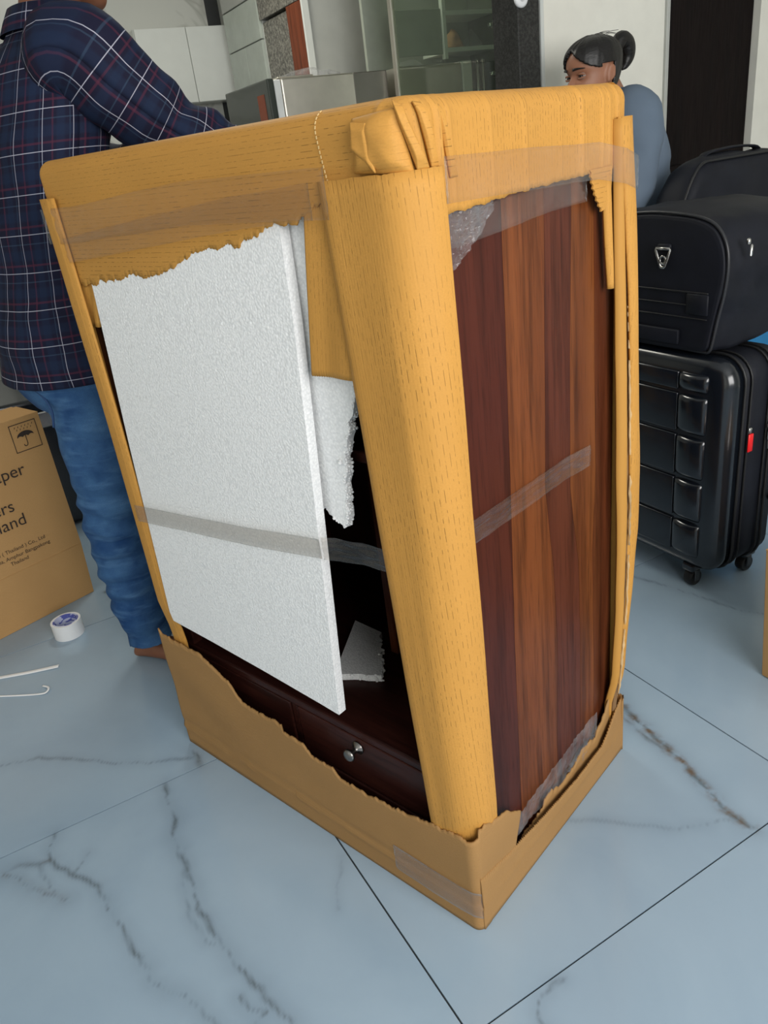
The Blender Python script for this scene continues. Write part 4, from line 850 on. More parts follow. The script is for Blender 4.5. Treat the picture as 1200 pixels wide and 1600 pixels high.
# ------------------------------------------------------------------ luggage
def rrect(x0, x1, z0, z1, r, n=6):
    o = []
    for cx, cz, t in ((x1-r, z1-r, 0), (x0+r, z1-r, PI/2), (x0+r, z0+r, PI), (x1-r, z0+r, 1.5*PI)):
        for i in range(n+1): a = t+i/n*PI/2; o.append((cx+r*math.cos(a), cz+r*math.sin(a)))
    return o
def slab_loft(outs, axis='x'):
    return loft([[((a, y, z) if axis == 'x' else (y, a, z)) for y, z in o] for a, o in outs])
suit = rthing('hardshell_suitcase', 'black ribbed hard-shell suitcase on wheels beneath the black holdall', 'suitcase', 1.64, 1.37)
B0s, B1s, z0s, z1s = 1.145, 1.60, 0.062, 0.645
def so(ins, r): return rrect(B0s+ins, B1s-ins, z0s+ins, z1s-ins, r)
part(suit, 'front_shell', *fix_normals(slab_loft([(1.520, so(0.040, 0.05)), (1.524, so(0.022, 0.055)), (1.533, so(0.008, 0.06)), (1.548, so(0.0, 0.065)), (1.578, so(0.0, 0.065))])), M_BLACKSH)
part(suit, 'body', *fix_normals(slab_loft([(1.579, so(0.004, 0.06)), (1.64, so(0.002, 0.06)), (1.725, so(0.004, 0.06)), (1.745, so(0.02, 0.06)), (1.752, so(0.05, 0.06))])), M_BLACKFAB)
for a_ in (1.579, 1.603, 1.672, 1.690): part(suit, 'zip_piping', *tube([(a_, y, z) for y, z in so(-0.002, 0.066)], 0.0042 if a_ in (1.579, 1.690) else 0.003, 6, True), M_RUBBER)
zg = [0.10, 0.205, 0.325, 0.445, 0.555, 0.61]
for za, zb in zip(zg[:-1], zg[1:]):
    part(suit, 'rib_panel', *box(1.5135, 1.525, 1.287, 1.572, za+0.005, zb-0.004, 0.004, 3), M_BLACKSH)
    zs_ = [za+0.006, za+0.012, za+0.022, zb-0.018, zb-0.009, zb-0.004]; ks = [0.35, 0.8, 1.0, 1.0, 0.8, 0.35]
    part(suit, 'rib_column', *fix_normals(loft([[(1.5235-0.020*k*max(0.0, math.sin(t))**0.8 if math.sin(t) > 0 else 1.526, 1.243-0.044*math.cos(t)*(0.85+0.15*k), z) for t in np.linspace(0, 2*PI, 28, endpoint=False)] for z, k in zip(zs_, ks)])), M_BLACKSH)
M_TAG = M_RED
part(suit, 'zip_pull', *join(box(1.600, 1.612, B0s-0.008, B0s-0.004, 0.452, 0.468, 0.002, 1)), M_CHROME)
part(suit, 'red_tag', *box(1.598, 1.616, B0s-0.010, B0s-0.006, 0.405, 0.452, 0.0015, 1), M_TAG, label='small red rubber zip tag')
part(suit, 'zip_pull', *join(tube([(1.675+0.008*math.cos(t), B0s-0.010, 0.458+0.008*math.sin(t)) for t in np.linspace(0, 2*PI, 12, endpoint=False)], 0.0025, 6, True), box(1.668, 1.690, B0s-0.014, B0s-0.008, 0.42, 0.448, 0.003, 2), box(1.672, 1.679, B0s-0.012, B0s-0.009, 0.395, 0.422, 0.001, 1)), M_CHROME)
part(suit, 'carry_handle', *tube([(1.72, B0s, 0.43), (1.72, B0s-0.028, 0.40), (1.72, B0s-0.03, 0.33), (1.72, B0s-0.028, 0.27), (1.72, B0s, 0.24)], 0.010, 8), M_BLACKFAB)
for x, y in ((1.552, 1.238), (1.552, 1.54), (1.715, 1.20), (1.715, 1.54)):
    v, f = lathe([(0.008, -0.013), (0.021, -0.013), (0.023, -0.009), (0.023, 0.009), (0.021, 0.013), (0.008, 0.013)], 20); wv = [(x+a, y+c, 0.023+b) for a, b, c in v]
    wh = part(suit, 'wheel', wv, f, M_RUBBER, auto=40)
    b_ = BASE[suit.name]; hv, hf = join(box(x-0.024, x+0.024, y-0.019, y+0.019, 0.048, 0.072, 0.006, 2), box(x-0.010, x+0.010, y-0.018, y-0.014, 0.015, 0.05, 0.002, 1), box(x-0.010, x+0.010, y+0.014, y+0.018, 0.015, 0.05, 0.002, 1))
    link('caster_fork', mesh_from([(p_[0]-b_[0], p_[1]-b_[1], p_[2]-b_[2]) for p_ in hv], hf, None, False, 'caster_fork'), M_BLACKSH, wh)

# black holdall on the suitcase
duf = rthing('holdall_bag', 'black nylon holdall with a metal triangle ring standing on the suitcase', 'bag', 1.7, 1.36, 0.652)
eo = [(1.56, 0.962), (1.47, 0.968), (1.40, 0.971), (1.324, 0.967), (1.262, 0.958), (1.222, 0.940), (1.197, 0.905), (1.189, 0.86), (1.194, 0.80), (1.207, 0.74), (1.217, 0.685), (1.224, 0.664), (1.245, 0.655), (1.33, 0.653), (1.45, 0.653), (1.56, 0.655), (1.60, 0.70), (1.605, 0.80), (1.60, 0.92)]
eoS = [(q.x, q.y) for q in smooth_path([(a, b, 0) for a, b in eo+[eo[0]]], 72)[:-1]]
ceo = np.mean(eoS, axis=0); rings = []
for a_, k, dz in ((1.530, 0.93, 0), (1.533, 0.985, 0), (1.545, 1.01, 0), (1.60, 1.03, 0.0), (1.68, 1.045, 0.004), (1.78, 1.04, 0.015), (1.87, 1.0, 0.03), (1.92, 0.93, 0.04), (1.94, 0.75, 0.05)):
    r_ = []
    for y, z in eoS:
        yy = ceo[0]+(y-ceo[0])*k; zz = ceo[1]+(z-ceo[1])*k; lo = max(0, (0.80-zz)/0.15); zz = max(zz+dz*lo, 0.652+0.0)
        w_ = 0.010*nz(a_*16, yy*12, zz*12) if 1.54 < a_ else 0.003*nz(yy*14, zz*14)
        r_.append((a_, yy+w_, max(zz+w_*0.6, 0.6525)))
    rings.append(r_)
rs = []
for i in range(len(rings)-1):
    for k in range(4):
        t = k/4; q_ = np.array(rings[i])*(1-t)+np.array(rings[i+1])*t
        for q in q_: q[1] += 0.006*nz(q[0]*30, q[1]*15, q[2]*20)*(q[0] > 1.55)
        rs.append(q_)
rs.append(np.array(rings[-1]))
part(duf, 'body', *fix_normals(loft(rs)), M_BLACKFAB)
part(duf, 'end_piping', *tube([(1.540, y, z) for y, z in [(ceo[0]+(a-ceo[0])*1.022, max(0.656, ceo[1]+(b-ceo[1])*1.022)) for a, b in eoS]], 0.0042, 6, True), plain('piping', (0.02, 0.021, 0.025), 0.35))
for zz, hh in ((0.795, 0.004), (0.765, 0.003), (0.735, 0.003)): part(duf, 'end_seam', *box(1.5265, 1.532, 1.225, 1.575, zz, zz+hh, 0.001, 1), M_RUBBER)
part(duf, 'end_strap', *box(1.5245, 1.531, 1.222, 1.285, 0.745, 0.795, 0.003, 1), M_BLACKFAB)
part(duf, 'end_handle', *box(1.522, 1.531, 1.30, 1.56, 0.668, 0.705, 0.005, 2), M_BLACKFAB)
tri = [(0.024, 0.020), (-0.024, 0.020), (-0.006, -0.024), (0.006, -0.024)]
def tri_path(k): return [(1.521, 1.355+a*k, 0.875+b*k) for a, b in [((tri[i][0]*(1-t)+tri[(i+1) % 4][0]*t), (tri[i][1]*(1-t)+tri[(i+1) % 4][1]*t)) for i in range(4) for t in (0.06, 0.5, 0.94)]]
part(duf, 'triangle_ring', *join(tube(tri_path(1.0), 0.0038, 6, True), tube([(1.521, 1.355+0.009*math.cos(t), 0.868+0.009*math.sin(t)) for t in np.linspace(0, 2*PI, 12, endpoint=False)], 0.003, 6, True)), M_CHROME, label='dull metal triangle ring')
part(duf, 'ring_loop', *box(1.521, 1.531, 1.335, 1.375, 0.889, 0.905, 0.003, 1), M_BLACKFAB)
part(duf, 'zip_pull', *join(box(1.575, 1.585, 1.163, 1.172, 0.90, 0.915, 0.003, 1), box(1.582, 1.590, 1.160, 1.166, 0.875, 0.902, 0.003, 1)), M_CHROME)
# second bag behind, standing on a blue case
case2 = rthing('blue_case', 'blue fabric suitcase lying behind the black hard-shell suitcase', 'suitcase', 2.1, 1.62)
part(case2, 'body', *box(1.86, 2.48, 1.615, 1.74, 0.012, 0.53, 0.05, 5), M_BLUE); part(case2, 'zip_piping', *tube([(a, 1.6775, z) for a, z in rrect(1.858, 2.482, 0.012, 0.532, 0.05)], 0.005, 6, True), M_RUBBER)
for x in (1.9, 2.3):
    for y in (1.655, 1.70): part(case2, 'foot', *lathe([(0.015, 0), (0.015, 0.02)], 10, (x, y, 0)), M_RUBBER)
bag2 = rthing('soft_bag', 'large rounded black bag standing behind the holdall', 'bag', 2.05, 1.74, 0.533)
rings = []
for i in range(15):
    t = i/14; a_ = 1.88+0.55*t; k = math.sin(min(1, (t*1.0+0.10)*3.2)*PI/2)**0.5*math.sin(min(1, (1.06-t)*3.2)*PI/2)**0.5
    zt = 0.533+0.525*k; r_ = []
    for y, z in rrect(1.615, 1.74, 0.534, max(zt, 0.70), 0.055, 7):
        w_ = 0.012*nz(a_*11, y*12, z*10); r_.append((a_, 1.6775+(y-1.6775)*(0.8+0.2*k)+w_, max(0.534, z+w_)))
    rings.append(r_)
part(bag2, 'body', *fix_normals(loft(rings)), M_BLACKFAB)
part(bag2, 'piping', *tube([(q[0], q[1]-0.0, q[2]) for q in [(1.89+0.5*t, 1.632, 0.533+0.515*math.sin(min(1, (t+0.10)*3.2)*PI/2)**0.5*math.sin(min(1, (1.06-t)*3.2)*PI/2)**0.5) for t in np.linspace(0, 1, 40)]], 0.004, 6), M_RUBBER)
part(bag2, 'top_handle', *tube(smooth_path([(2.02, 1.6775, 1.05), (2.05, 1.6775, 1.067), (2.15, 1.6775, 1.073), (2.25, 1.6775, 1.067), (2.28, 1.6775, 1.05)], 16), [(0.015, 0.004)]*16, 8), M_BLACKFAB)

# ------------------------------------------------------------------ cartons and litter
bx = rthing('cardboard_box', 'plain brown cardboard box at the right edge on the tiles', 'box', 1.53, 0.66)
v, f = box(1.350, 1.72, 0.44, 0.873, 0.001, 0.34, 0.003, 1); v = [(x-0.034*z/0.34*(x < 1.5), y, z) for x, y, z in v]      # its side bulges out towards the top
part(bx, 'body', v, f, M_CARTON, smooth=False); part(bx, 'lid_flap', *box(1.316, 1.515, 0.441, 0.872, 0.3405, 0.3435), M_CARTON, smooth=False); part(bx, 'lid_flap', *box(1.518, 1.719, 0.441, 0.872, 0.3405, 0.3435), M_CARTON, smooth=False)
part(bx, 'sealing_tape', *box(1.48, 1.552, 0.44, 0.873, 0.344, 0.3444), M_TAPE, smooth=False)
LX, LY, LR = -0.97665, 2.20605, 0.8098
pb = thing('printed_carton', 'brown printed paper-goods carton with umbrella mark leaning into the left edge', 'box', (LX, LY, 0), LR)
def lp(name, vf, mat, **kw): return part(pb, name, vf[0], vf[1], mat, **kw)
bz = 0.612
V = [(-0.50, 0, 0.001), (0.004, 0, 0.001), (0.004, 0.17, 0.001), (-0.50, 0.17, 0.001), (-0.49, 0.0, 0.175), (0.013, 0.0, 0.175), (0.010, 0.17, 0.175), (-0.49, 0.17, 0.175), (-0.49, 0.002, bz), (0.010, 0.002, bz), (0.004, 0.16, bz), (-0.49, 0.16, bz)]
F = [(0, 3, 2, 1)]+[(a+k, b+k, b+4+k, a+4+k) for k in (0, 4) for a, b in ((0, 1), (1, 2), (2, 3), (3, 0))]+[(8, 9, 10, 11)]
Vb = np.array(V); UVb = [(x+y, z) for x, y, z in V]
lp('body', (V, F), M_CARTON, uvs=UVb, smooth=False)
lp('lid_flap', fix_normals(([(-0.49, 0.002, bz), (0.010, 0.002, bz), (-0.012, 0.085, bz+0.012), (-0.48, 0.085, bz+0.016), (-0.49, 0.002, bz+0.003), (0.010, 0.002, bz+0.003), (-0.012, 0.085, bz+0.015), (-0.48, 0.085, bz+0.019)], [(0, 1, 2, 3), (4, 5, 6, 7), (0, 1, 5, 4), (1, 2, 6, 5), (2, 3, 7, 6), (3, 0, 4, 7)])), M_CARTON, smooth=False)
lp('fold_line', box(-0.48, 0.009, -0.0012, 0.0, 0.1745, 0.1765), M_CARTON, smooth=False)
def text_mesh(body, size, x_right, z, name):
    cu_ = bpy.data.curves.new('t', 'FONT'); cu_.body = body; cu_.size = size; cu_.align_x = 'RIGHT'; cu_.extrude = 0.0
    to = bpy.data.objects.new('t', cu_); COL.objects.link(to); dg = bpy.context.evaluated_depsgraph_get(); me = bpy.data.meshes.new_from_object(to.evaluated_get(dg)); bpy.data.objects.remove(to)
    vs = [(x_right+q.co.x, -0.0012, z+q.co.y) for q in me.vertices]; fs = [tuple(p_.vertices) for p_ in me.polygons]
    lp(name, (vs, fs), M_INK, smooth=False)
text_mesh('Paper', 0.052, -0.080, 0.453, 'printed_word'); text_mesh('ers', 0.052, -0.143, 0.359, 'printed_word'); text_mesh('land', 0.052, -0.122, 0.309, 'printed_word')
text_mesh('Chem ( Thailand ) Co., Ltd', 0.0165, -0.087, 0.2425, 'printed_line'); text_mesh('ngpua, Amphur Bangpakong', 0.0165, -0.078, 0.2215, 'printed_line'); text_mesh('Thailand', 0.0165, -0.152, 0.2025, 'printed_line')
ux0, ux1, uz0, uz1 = -0.086, -0.006, 0.517, 0.600; t_ = 0.0022
def pq(a, b, c, d): return ([(a, -0.0012, c), (b, -0.0012, c), (b, -0.0012, d), (a, -0.0012, d)], [(0, 1, 2, 3)])
lp('symbol_frame', join(pq(ux0, ux1, uz0, uz0+t_), pq(ux0, ux1, uz1-t_, uz1), pq(ux0, ux0+t_, uz0, uz1), pq(ux1-t_, ux1, uz0, uz1)), M_INK, smooth=False)
ucx = (ux0+ux1)/2; um = []
n_ = 16; Vu = [(ucx+0.025*math.cos(PI*i/n_), -0.0012, 0.558+0.017*math.sin(PI*i/n_)) for i in range(n_+1)]
low_ = [(ucx-0.025+0.05*i/12, -0.0012, 0.558+0.004*abs(math.sin(i/12*3*PI))) for i in range(13)]
um.append((Vu+low_[1:-1], [tuple(range(len(Vu)+len(low_)-2))]))
stem = [(ucx, 0.575), (ucx, 0.536), (ucx-0.002, 0.532), (ucx-0.006, 0.530), (ucx-0.010, 0.532), (ucx-0.011, 0.537)]
for (a, b), (c, d) in zip(stem[:-1], stem[1:]):
    L_ = math.hypot(c-a, d-b); nx_, ny_ = -(d-b)/L_*0.0012, (c-a)/L_*0.0012
    um.append(([(a+nx_, -0.0012, b+ny_), (a-nx_, -0.0012, b-ny_), (c-nx_, -0.0012, d-ny_), (c+nx_, -0.0012, d+ny_)], [(0, 1, 2, 3)]))
for r_ in range(2):
    for i in range(6-r_): x = ucx-0.026+i*0.0105+r_*0.005; z = 0.589-r_*0.008; um.append(([(x, -0.0012, z-0.002), (x+0.0018, -0.0012, z-0.002), (x+0.0035, -0.0012, z+0.003), (x+0.0017, -0.0012, z+0.003)], [(0, 1, 2, 3)]))
lp('umbrella_symbol', join(*um), M_INK, smooth=False, label='printed keep-dry umbrella symbol')
# tape roll
tr_ = thing('tape_roll', 'roll of white packing tape standing on the floor beside the printed carton', 'tape roll', (-0.975, 1.966, 0))
def annulus(r0_, r1_, h_, n=40):
    return loft([ell((0, 0, z), r, r, n) for r, z in ((r1_, 0.0), (r1_, h_), (r0_, h_), (r0_, 0.0), (r1_, 0.0))], cap=False)
part(tr_, 'tape_winding', *annulus(0.0365, 0.043, 0.048), M_WHITEP, auto=40)
m_core = NT('core_print'); oc = m_core.coord('Object'); chk = m_core.mapr(m_core.noise(m_core.scl(oc, (1, 1, 2)), 55.0, 1.0), 0.52, 0.56)
m_core.set(m_core.mix(chk, (0.55, 0.58, 0.75), (0.10, 0.12, 0.42)), 0.6)
part(tr_, 'core', *annulus(0.033, 0.0363, 0.0485), m_core.m, auto=40)
def strap(name, label, pts, w_, h_):
    P_ = smooth_path(pts, 40); V, F = tube(P_, [(w_, h_)]*40, 8); zmin = min(v[2] for v in V); b_ = P_[20]
    o = link(name, mesh_from([(v[0]-b_.x, v[1]-b_.y, v[2]-zmin) for v in V], F, None, True, name), M_WHITEP); o.location = (b_.x, b_.y, 0.0003); return tag(o, label, 'plastic strip')
strap('plastic_strip', 'straight white plastic strip on the floor tiles', [(-1.20, 1.765, 0.003), (-1.11, 1.777, 0.003), (-1.03, 1.785, 0.003), (-0.952, 1.796, 0.004)], 0.0075, 0.0018)
strap('plastic_strip', 'white plastic strip with a hooked end nearest the camera', [(-1.18, 1.705, 0.002), (-1.074, 1.690, 0.002), (-1.0, 1.680, 0.002), (-0.955, 1.676, 0.003), (-0.944, 1.684, 0.004), (-0.948, 1.700, 0.004), (-0.966, 1.711, 0.003)], 0.003, 0.0016)
# dark trunk behind the carton
tk = rthing('storage_trunk', 'black storage trunk in the shade behind the printed carton', 'trunk', -0.05, 3.2)
part(tk, 'body', *box(-0.45, 0.42, 3.02, 3.5, 0.012, 0.44, 0.012, 2), M_BLACKSH, smooth=False); part(tk, 'lid', *box(-0.46, 0.43, 3.01, 3.51, 0.443, 0.52, 0.015, 3), M_BLACKSH, smooth=False)
part(tk, 'latch', *box(0.15, 0.21, 3.0, 3.012, 0.41, 0.47, 0.004, 1), M_CHROME, smooth=False)
for x in (-0.4, 0.37):
    for y in (3.06, 3.46): part(tk, 'foot', *lathe([(0.02, 0), (0.02, 0.013)], 12, (x, y, 0)), M_RUBBER)

# ------------------------------------------------------------------ people
def vring(c, xv, yv, rx, ry, n=36, power=2.3):
    t = np.linspace(0, 2*PI, n, endpoint=False); cx = np.sign(np.cos(t))*np.abs(np.cos(t))**(2/power); sy = np.sign(np.sin(t))*np.abs(np.sin(t))**(2/power)
    return np.array([np.array(c)+np.array(xv)*rx*a+np.array(yv)*ry*b for a, b in zip(cx, sy)])
def dense(tab, k):
    """smooth interpolation of rows [cx,cy,cz,rx,ry]"""
    tab = np.array(tab, float); n = len(tab); out = []
    for s in np.linspace(0, n-1, k):
        i = min(int(s), n-2); t = s-i; p0 = tab[max(i-1, 0)]; p1 = tab[i]; p2 = tab[i+1]; p3 = tab[min(i+2, n-1)]
        out.append(0.5*(2*p1+(-p0+p2)*t+(2*p0-5*p1+4*p2-p3)*t*t+(-p0+3*p1-3*p2+p3)*t**3))
    return out
def limb(tab, k, n=28, ref=(0, 0, 1)):
    """rows [x,y,z,r] or [x,y,z,rx,ry]; rings perpendicular to the path"""
    tab = [list(q)+([q[3]] if len(q) == 4 else []) for q in tab]; D = dense(tab, k); P_ = [Vector(q[:3]) for q in D]; rings = []; L = [0.0]
    up = None
    for i in range(k):
        t = (P_[min(i+1, k-1)]-P_[max(i-1, 0)]).normalized()
        if up is None:
            up = Vector(ref)
            if abs(t.dot(up)) > 0.95: up = Vector((0, 1, 0)) if abs(t.y) < 0.9 else Vector((1, 0, 0))
        x = t.cross(up).normalized(); y = x.cross(t).normalized(); up = y
        rings.append(np.array([tuple(P_[i]+x*D[i][3]*math.cos(a)+y*D[i][4]*math.sin(a)) for a in np.linspace(0, 2*PI, n, endpoint=False)]))
        if i: L.append(L[-1]+(P_[i]-P_[i-1]).length)
    return rings, L
def uv_loft(rings, L, circ, u_off=0.0, flip=False):
    """tube with seam duplicated so cloth patterns stay continuous; returns verts, faces, uvs"""
    n = len(rings[0]); V = []; UV = []
    for r, l in zip(rings, L):
        for j in range(n+1): V.append(tuple(r[j % n])); UV.append((u_off+circ*j/n, l))
    F = [(i*(n+1)+j, i*(n+1)+j+1, (i+1)*(n+1)+j+1, (i+1)*(n+1)+j) for i in range(len(rings)-1) for j in range(n)]
    return V, F, UV
def wrinkle(V, cen, amp, fr, seed):
    out = []
    for v in V:
        d = Vector(v)-Vector(cen); d.z = 0; d = d.normalized() if d.length > 1e-6 else Vector((0, 0, 0))
        a = amp*(nz(v[0]*fr, v[1]*fr, v[2]*fr*1.6+seed)+0.5*nz(v[0]*fr*2.2, v[1]*fr*2.2, v[2]*fr*3+seed))
        out.append(tuple(Vector(v)+d*a))
    return out
def remesh(vf, voxel, name, smooth_it=4):
    me = mesh_from(vf[0], vf[1], None, True, name); o = bpy.data.objects.new('tmp', me); COL.objects.link(o); md = o.modifiers.new('r', 'REMESH'); md.mode = 'VOXEL'; md.voxel_size = voxel
    dg = bpy.context.evaluated_depsgraph_get(); m2 = bpy.data.meshes.new_from_object(o.evaluated_get(dg)); bpy.data.objects.remove(o); bpy.data.meshes.remove(me)
    bm = bmesh.new(); bm.from_mesh(m2)
    for _ in range(smooth_it): bmesh.ops.smooth_vert(bm, verts=bm.verts[:], factor=0.5, use_axis_x=True, use_axis_y=True, use_axis_z=True)
    bm.to_mesh(m2); bm.free(); m2.polygons.foreach_set('use_smooth', [True]*len(m2.polygons)); m2.name = name; return m2
HEAD = [(0.00, .09, .22, .40), (0.05, .19, .10, .44), (0.12, .25, -.10, .45), (0.22, .285, -.25, .440), (0.32, .305, -.34, .435), (0.42, .318, -.40, .435), (0.50, .325, -.43, .418), (0.60, .335, -.455, .448), (0.70, .335, -.46, .445), (0.80, .315, -.43, .41), (0.88, .27, -.36, .33), (0.95, .18, -.24, .20), (1.00, .03, -.06, .02)]
class Head:
    def __init__(s, org, fwd, up, hgt):
        s.o = Vector(org); s.f = Vector(fwd).normalized(); s.u = (Vector(up)-s.f*Vector(up).dot(s.f)).normalized(); s.r = s.f.cross(s.u).normalized(); s.h = hgt
    def __call__(s, x, y, z): return tuple(s.o+(s.r*x+s.f*y+s.u*z)*s.h)
    def skull(s, grow=0.0, n=40, k=34):
        D = dense([(z, hw, b, f, 0) for z, hw, b, f in HEAD], k); rings = []
        for z, hw, b, f, _ in D:
            c = (b+f)/2; ry = (f-b)/2+grow; rx = max(hw, 0.005)+grow; r = []
            for t in np.linspace(0, 2*PI, n, endpoint=False):
                x = rx*math.cos(t); y = c+ry*math.sin(t)
                if grow == 0.0 and y > 0.2:
                    for sx in (-1, 1): y -= 0.055*math.exp(-((x-sx*0.145)/0.075)**2-((z-0.50)/0.055)**2)      # eye sockets
                    y += 0.02*math.exp(-((abs(x)-0.15)/0.09)**2-((z-0.575)/0.03)**2)                         # brow
                    y += 0.02*math.exp(-((abs(x)-0.19)/0.07)**2-((z-0.38)/0.06)**2)                           # cheek
                r.append(s(x, y, z+grow*(z-0.4)*1.2))
            rings.append(r)
        return loft(rings)
    def blobs(s):
        vs = []
        rn = []
        for z, y, w_, d in ((0.53, 0.40, .035, .03), (0.47, 0.43, .035, .05), (0.40, 0.475, .045, .06), (0.345, 0.50, .065, .075), (0.315, 0.485, .075, .06), (0.30, 0.44, .05, .04)):
            rn.append([s(w_*math.cos(t), y+d*math.sin(t)-0.02, z) for t in np.linspace(0, 2*PI, 16, endpoint=False)])
        vs.append(loft(rn))
        for z, w_, d in ((0.215, .11, .035), (0.185, .10, .038)):
            rn = []
            for x in np.linspace(-1, 1, 9):
                k = math.sqrt(max(0.03, 1-x*x)); rn.append([s(x*w_, 0.435+d*0.6*math.cos(t)*k-0.03*abs(x), z+0.018*k*math.sin(t)) for t in np.linspace(0, 2*PI, 10, endpoint=False)])
            vs.append(loft(rn))
        for sx in (-1, 1):                                                                                    # ears: rim and lobe
            rn = []; vs.append(tube([s(sx*(0.350+0.02*math.cos(t)), -0.05-0.062*math.cos(t)-0.01*math.sin(t), 0.475+0.105*math.sin(t)) for t in np.linspace(0, 2*PI, 20, endpoint=False)], 0.019*s.h, 8, True))
            for i, (y, z, w_, d) in enumerate(((0.00, 0.33, .015, .025), (-0.02, 0.38, .02, .035), (-0.03, 0.42, .02, .05), (-0.05, 0.50, .02, .06), (-0.06, 0.55, .02, .045), (-0.05, 0.58, .015, .03))):
                rn.append([s(sx*(0.325+0.02+i*0.006)+0.5*w_*math.cos(t), y+d*math.sin(t), z) for t in np.linspace(0, 2*PI, 14, endpoint=False)])
            vs.append(loft(rn))
        return vs
def skin_mat(name, col):
    m = NT(name); oc = m.coord('Object'); n_ = m.noise(oc, 35.0, 4.0); c = m.mix(m.mapr(n_, 0.3, 0.7), tuple(x*0.88 for x in col), col)
    m.set(c, 0.48, spec=0.4, Subsurface_Weight=0.08).bump(m.noise(oc, 400.0, 2.0), 0.1, 0.0005); m.b.inputs['Subsurface Radius'].default_value = (0.01, 0.004, 0.002); return m.m
M_SKIN_M = skin_mat('skin_tan', (0.26, 0.105, 0.055)); M_SKIN_W = skin_mat('skin_warm', (0.34, 0.15, 0.085))
M_HAIR = NT('black_hair'); oc = M_HAIR.coord('Object'); M_HAIR.set(M_HAIR.mix(M_HAIR.mapr(M_HAIR.noise(M_HAIR.scl(oc, (60, 60, 60)), 3.0, 3.0), 0.3, 0.7), (0.004, 0.0035, 0.0035), (0.012, 0.010, 0.009)), 0.42, spec=0.4).bump(M_HAIR.noise(M_HAIR.scl(oc, (30, 260, 160)), 1.0, 3.0), 0.5, 0.002); M_HAIR = M_HAIR.m
def hand_parts(wr, d, palm_n, thumb_side, size=0.18, curl=0.5):
    """palm and five separate bent fingers; d: pointing direction, palm_n: direction the palm faces"""
    d = Vector(d).normalized(); nrm = (Vector(palm_n)-d*Vector(palm_n).dot(d)).normalized(); sd = d.cross(nrm).normalized()*thumb_side; wr = Vector(wr); s = size/0.18; parts = []
    rings = [vring(wr+d*a*s, sd, nrm, w_*s, t_*s, 16) for a, w_, t_ in ((-0.01, .024, .019), (0.015, .030, .017), (0.045, .040, .015), (0.08, .042, .013), (0.095, .038, .010))]; parts.append(loft(rings))
    for off, L_ in ((0.028, 0.070), (0.010, 0.078), (-0.009, 0.073), (-0.027, 0.058)):
        p0 = wr+d*0.078*s+sd*off*s; pts = [p0]; a = 0.15; 
        for seg in (0.45, 0.32, 0.23): a += curl*0.8; pts.append(pts[-1]+(d*math.cos(a)+nrm*math.sin(a))*L_*seg*s)
        P_ = smooth_path(pts, 10); parts.append(tube(P_, [(0.0095-0.0025*i/9)*s for i in range(10)], 10))
    p0 = wr+d*0.02*s+sd*0.026*s; P_ = smooth_path([p0, p0+(d*0.6+sd*0.75)*0.033*s+nrm*0.006, p0+(d*0.85+sd*0.6)*0.058*s+nrm*0.014, p0+(d*1.0+sd*0.5)*0.075*s+nrm*0.024], 10); parts.append(tube(P_, [(0.0125-0.004*i/9)*s for i in range(10)], 10))
    return parts
def foot_parts(ank, d, L_=0.25):
    d = Vector(d).normalized(); sd = Vector((d.y, -d.x, 0)); a = Vector((ank[0], ank[1], 0)); z = Vector((0, 0, 1)); parts = []
    rings = []
    for t, w_, h_ in ((-0.22, .020, .022), (-0.18, .032, .045), (-0.05, .034, .07), (0.15, .036, .062), (0.38, .043, .042), (0.58, .047, .028), (0.68, .042, .018)):
        rings.append([tuple(a+d*t*L_+sd*w_*math.cos(q)+z*(h_/2+0.001+h_/2*math.sin(q))) for q in np.linspace(0, 2*PI, 18, endpoint=False)])
    parts.append(loft(rings))
    for i, (o_, l_) in enumerate(((-0.032, 0.05), (-0.014, 0.045), (0.002, 0.04), (0.017, 0.034), (0.031, 0.026))):
        r_ = 0.012 if i == 0 else 0.0085; p0 = a+d*0.62*L_+sd*o_+z*(r_+0.002); parts.append(tube([p0, p0+d*l_*0.6, p0+d*l_-z*0.001], [r_, r_, r_*0.75], 10))
    return parts

# ---- man reaching over the cabinet
mf = Vector((0.75, 0.66, 0)).normalized(); mr = Vector((mf.y, -mf.x, 0)); MB_ = Vector((-0.67, 1.85, 0))
man = thing('person', 'person in a navy checked shirt and blue jeans bending to grip the wrapped cabinet', 'person', MB_); BASE[man.name] = tuple(MB_)
hd = Head((-0.545, 1.955, 1.545), (0.80, 0.40, -0.18), (0.15, 0.1, 1), 0.225)
body = [hd.skull()]+hd.blobs()
body.append(loft(limb([(-0.59, 1.93, 1.44, .062), (-0.575, 1.94, 1.50, .058), (-0.56, 1.95, 1.56, .056), (-0.55, 1.955, 1.60, .055)], 10)[0]))
torso_m = [(-.690, 1.865, .80, .158, .115), (-.690, 1.865, .90, .150, .108), (-.685, 1.87, 1.0, .150, .105), (-.665, 1.885, 1.15, .160, .108), (-.640, 1.90, 1.28, .172, .108), (-.615, 1.915, 1.38, .168, .098), (-.60, 1.925, 1.43, .135, .085), (-.59, 1.93, 1.46, .07, .06)]
body.append(loft([vring(q[:3], mr, mf, q[3], q[4]) for q in dense(torso_m, 20)]))
armR = [(-.535, 1.845, 1.40), (-.490, 1.800, 1.425), (-.43, 1.812, 1.365), (-.345, 1.842, 1.285), (-.24, 1.875, 1.225), (-.135, 1.885, 1.185)]
armL = [(-.66, 1.99, 1.40), (-.69, 2.04, 1.40), (-.66, 2.07, 1.30), (-.60, 2.06, 1.22), (-.50, 2.0, 1.225), (-.40, 1.94, 1.235)]
for arm, rr in ((armR, (.055, .058, .052, .043, .036, .026)), (armL, (.055, .058, .052, .043, .036, .026))): body.append(loft(limb([(*q, r) for q, r in zip(arm, rr)], 18, 18)[0]))
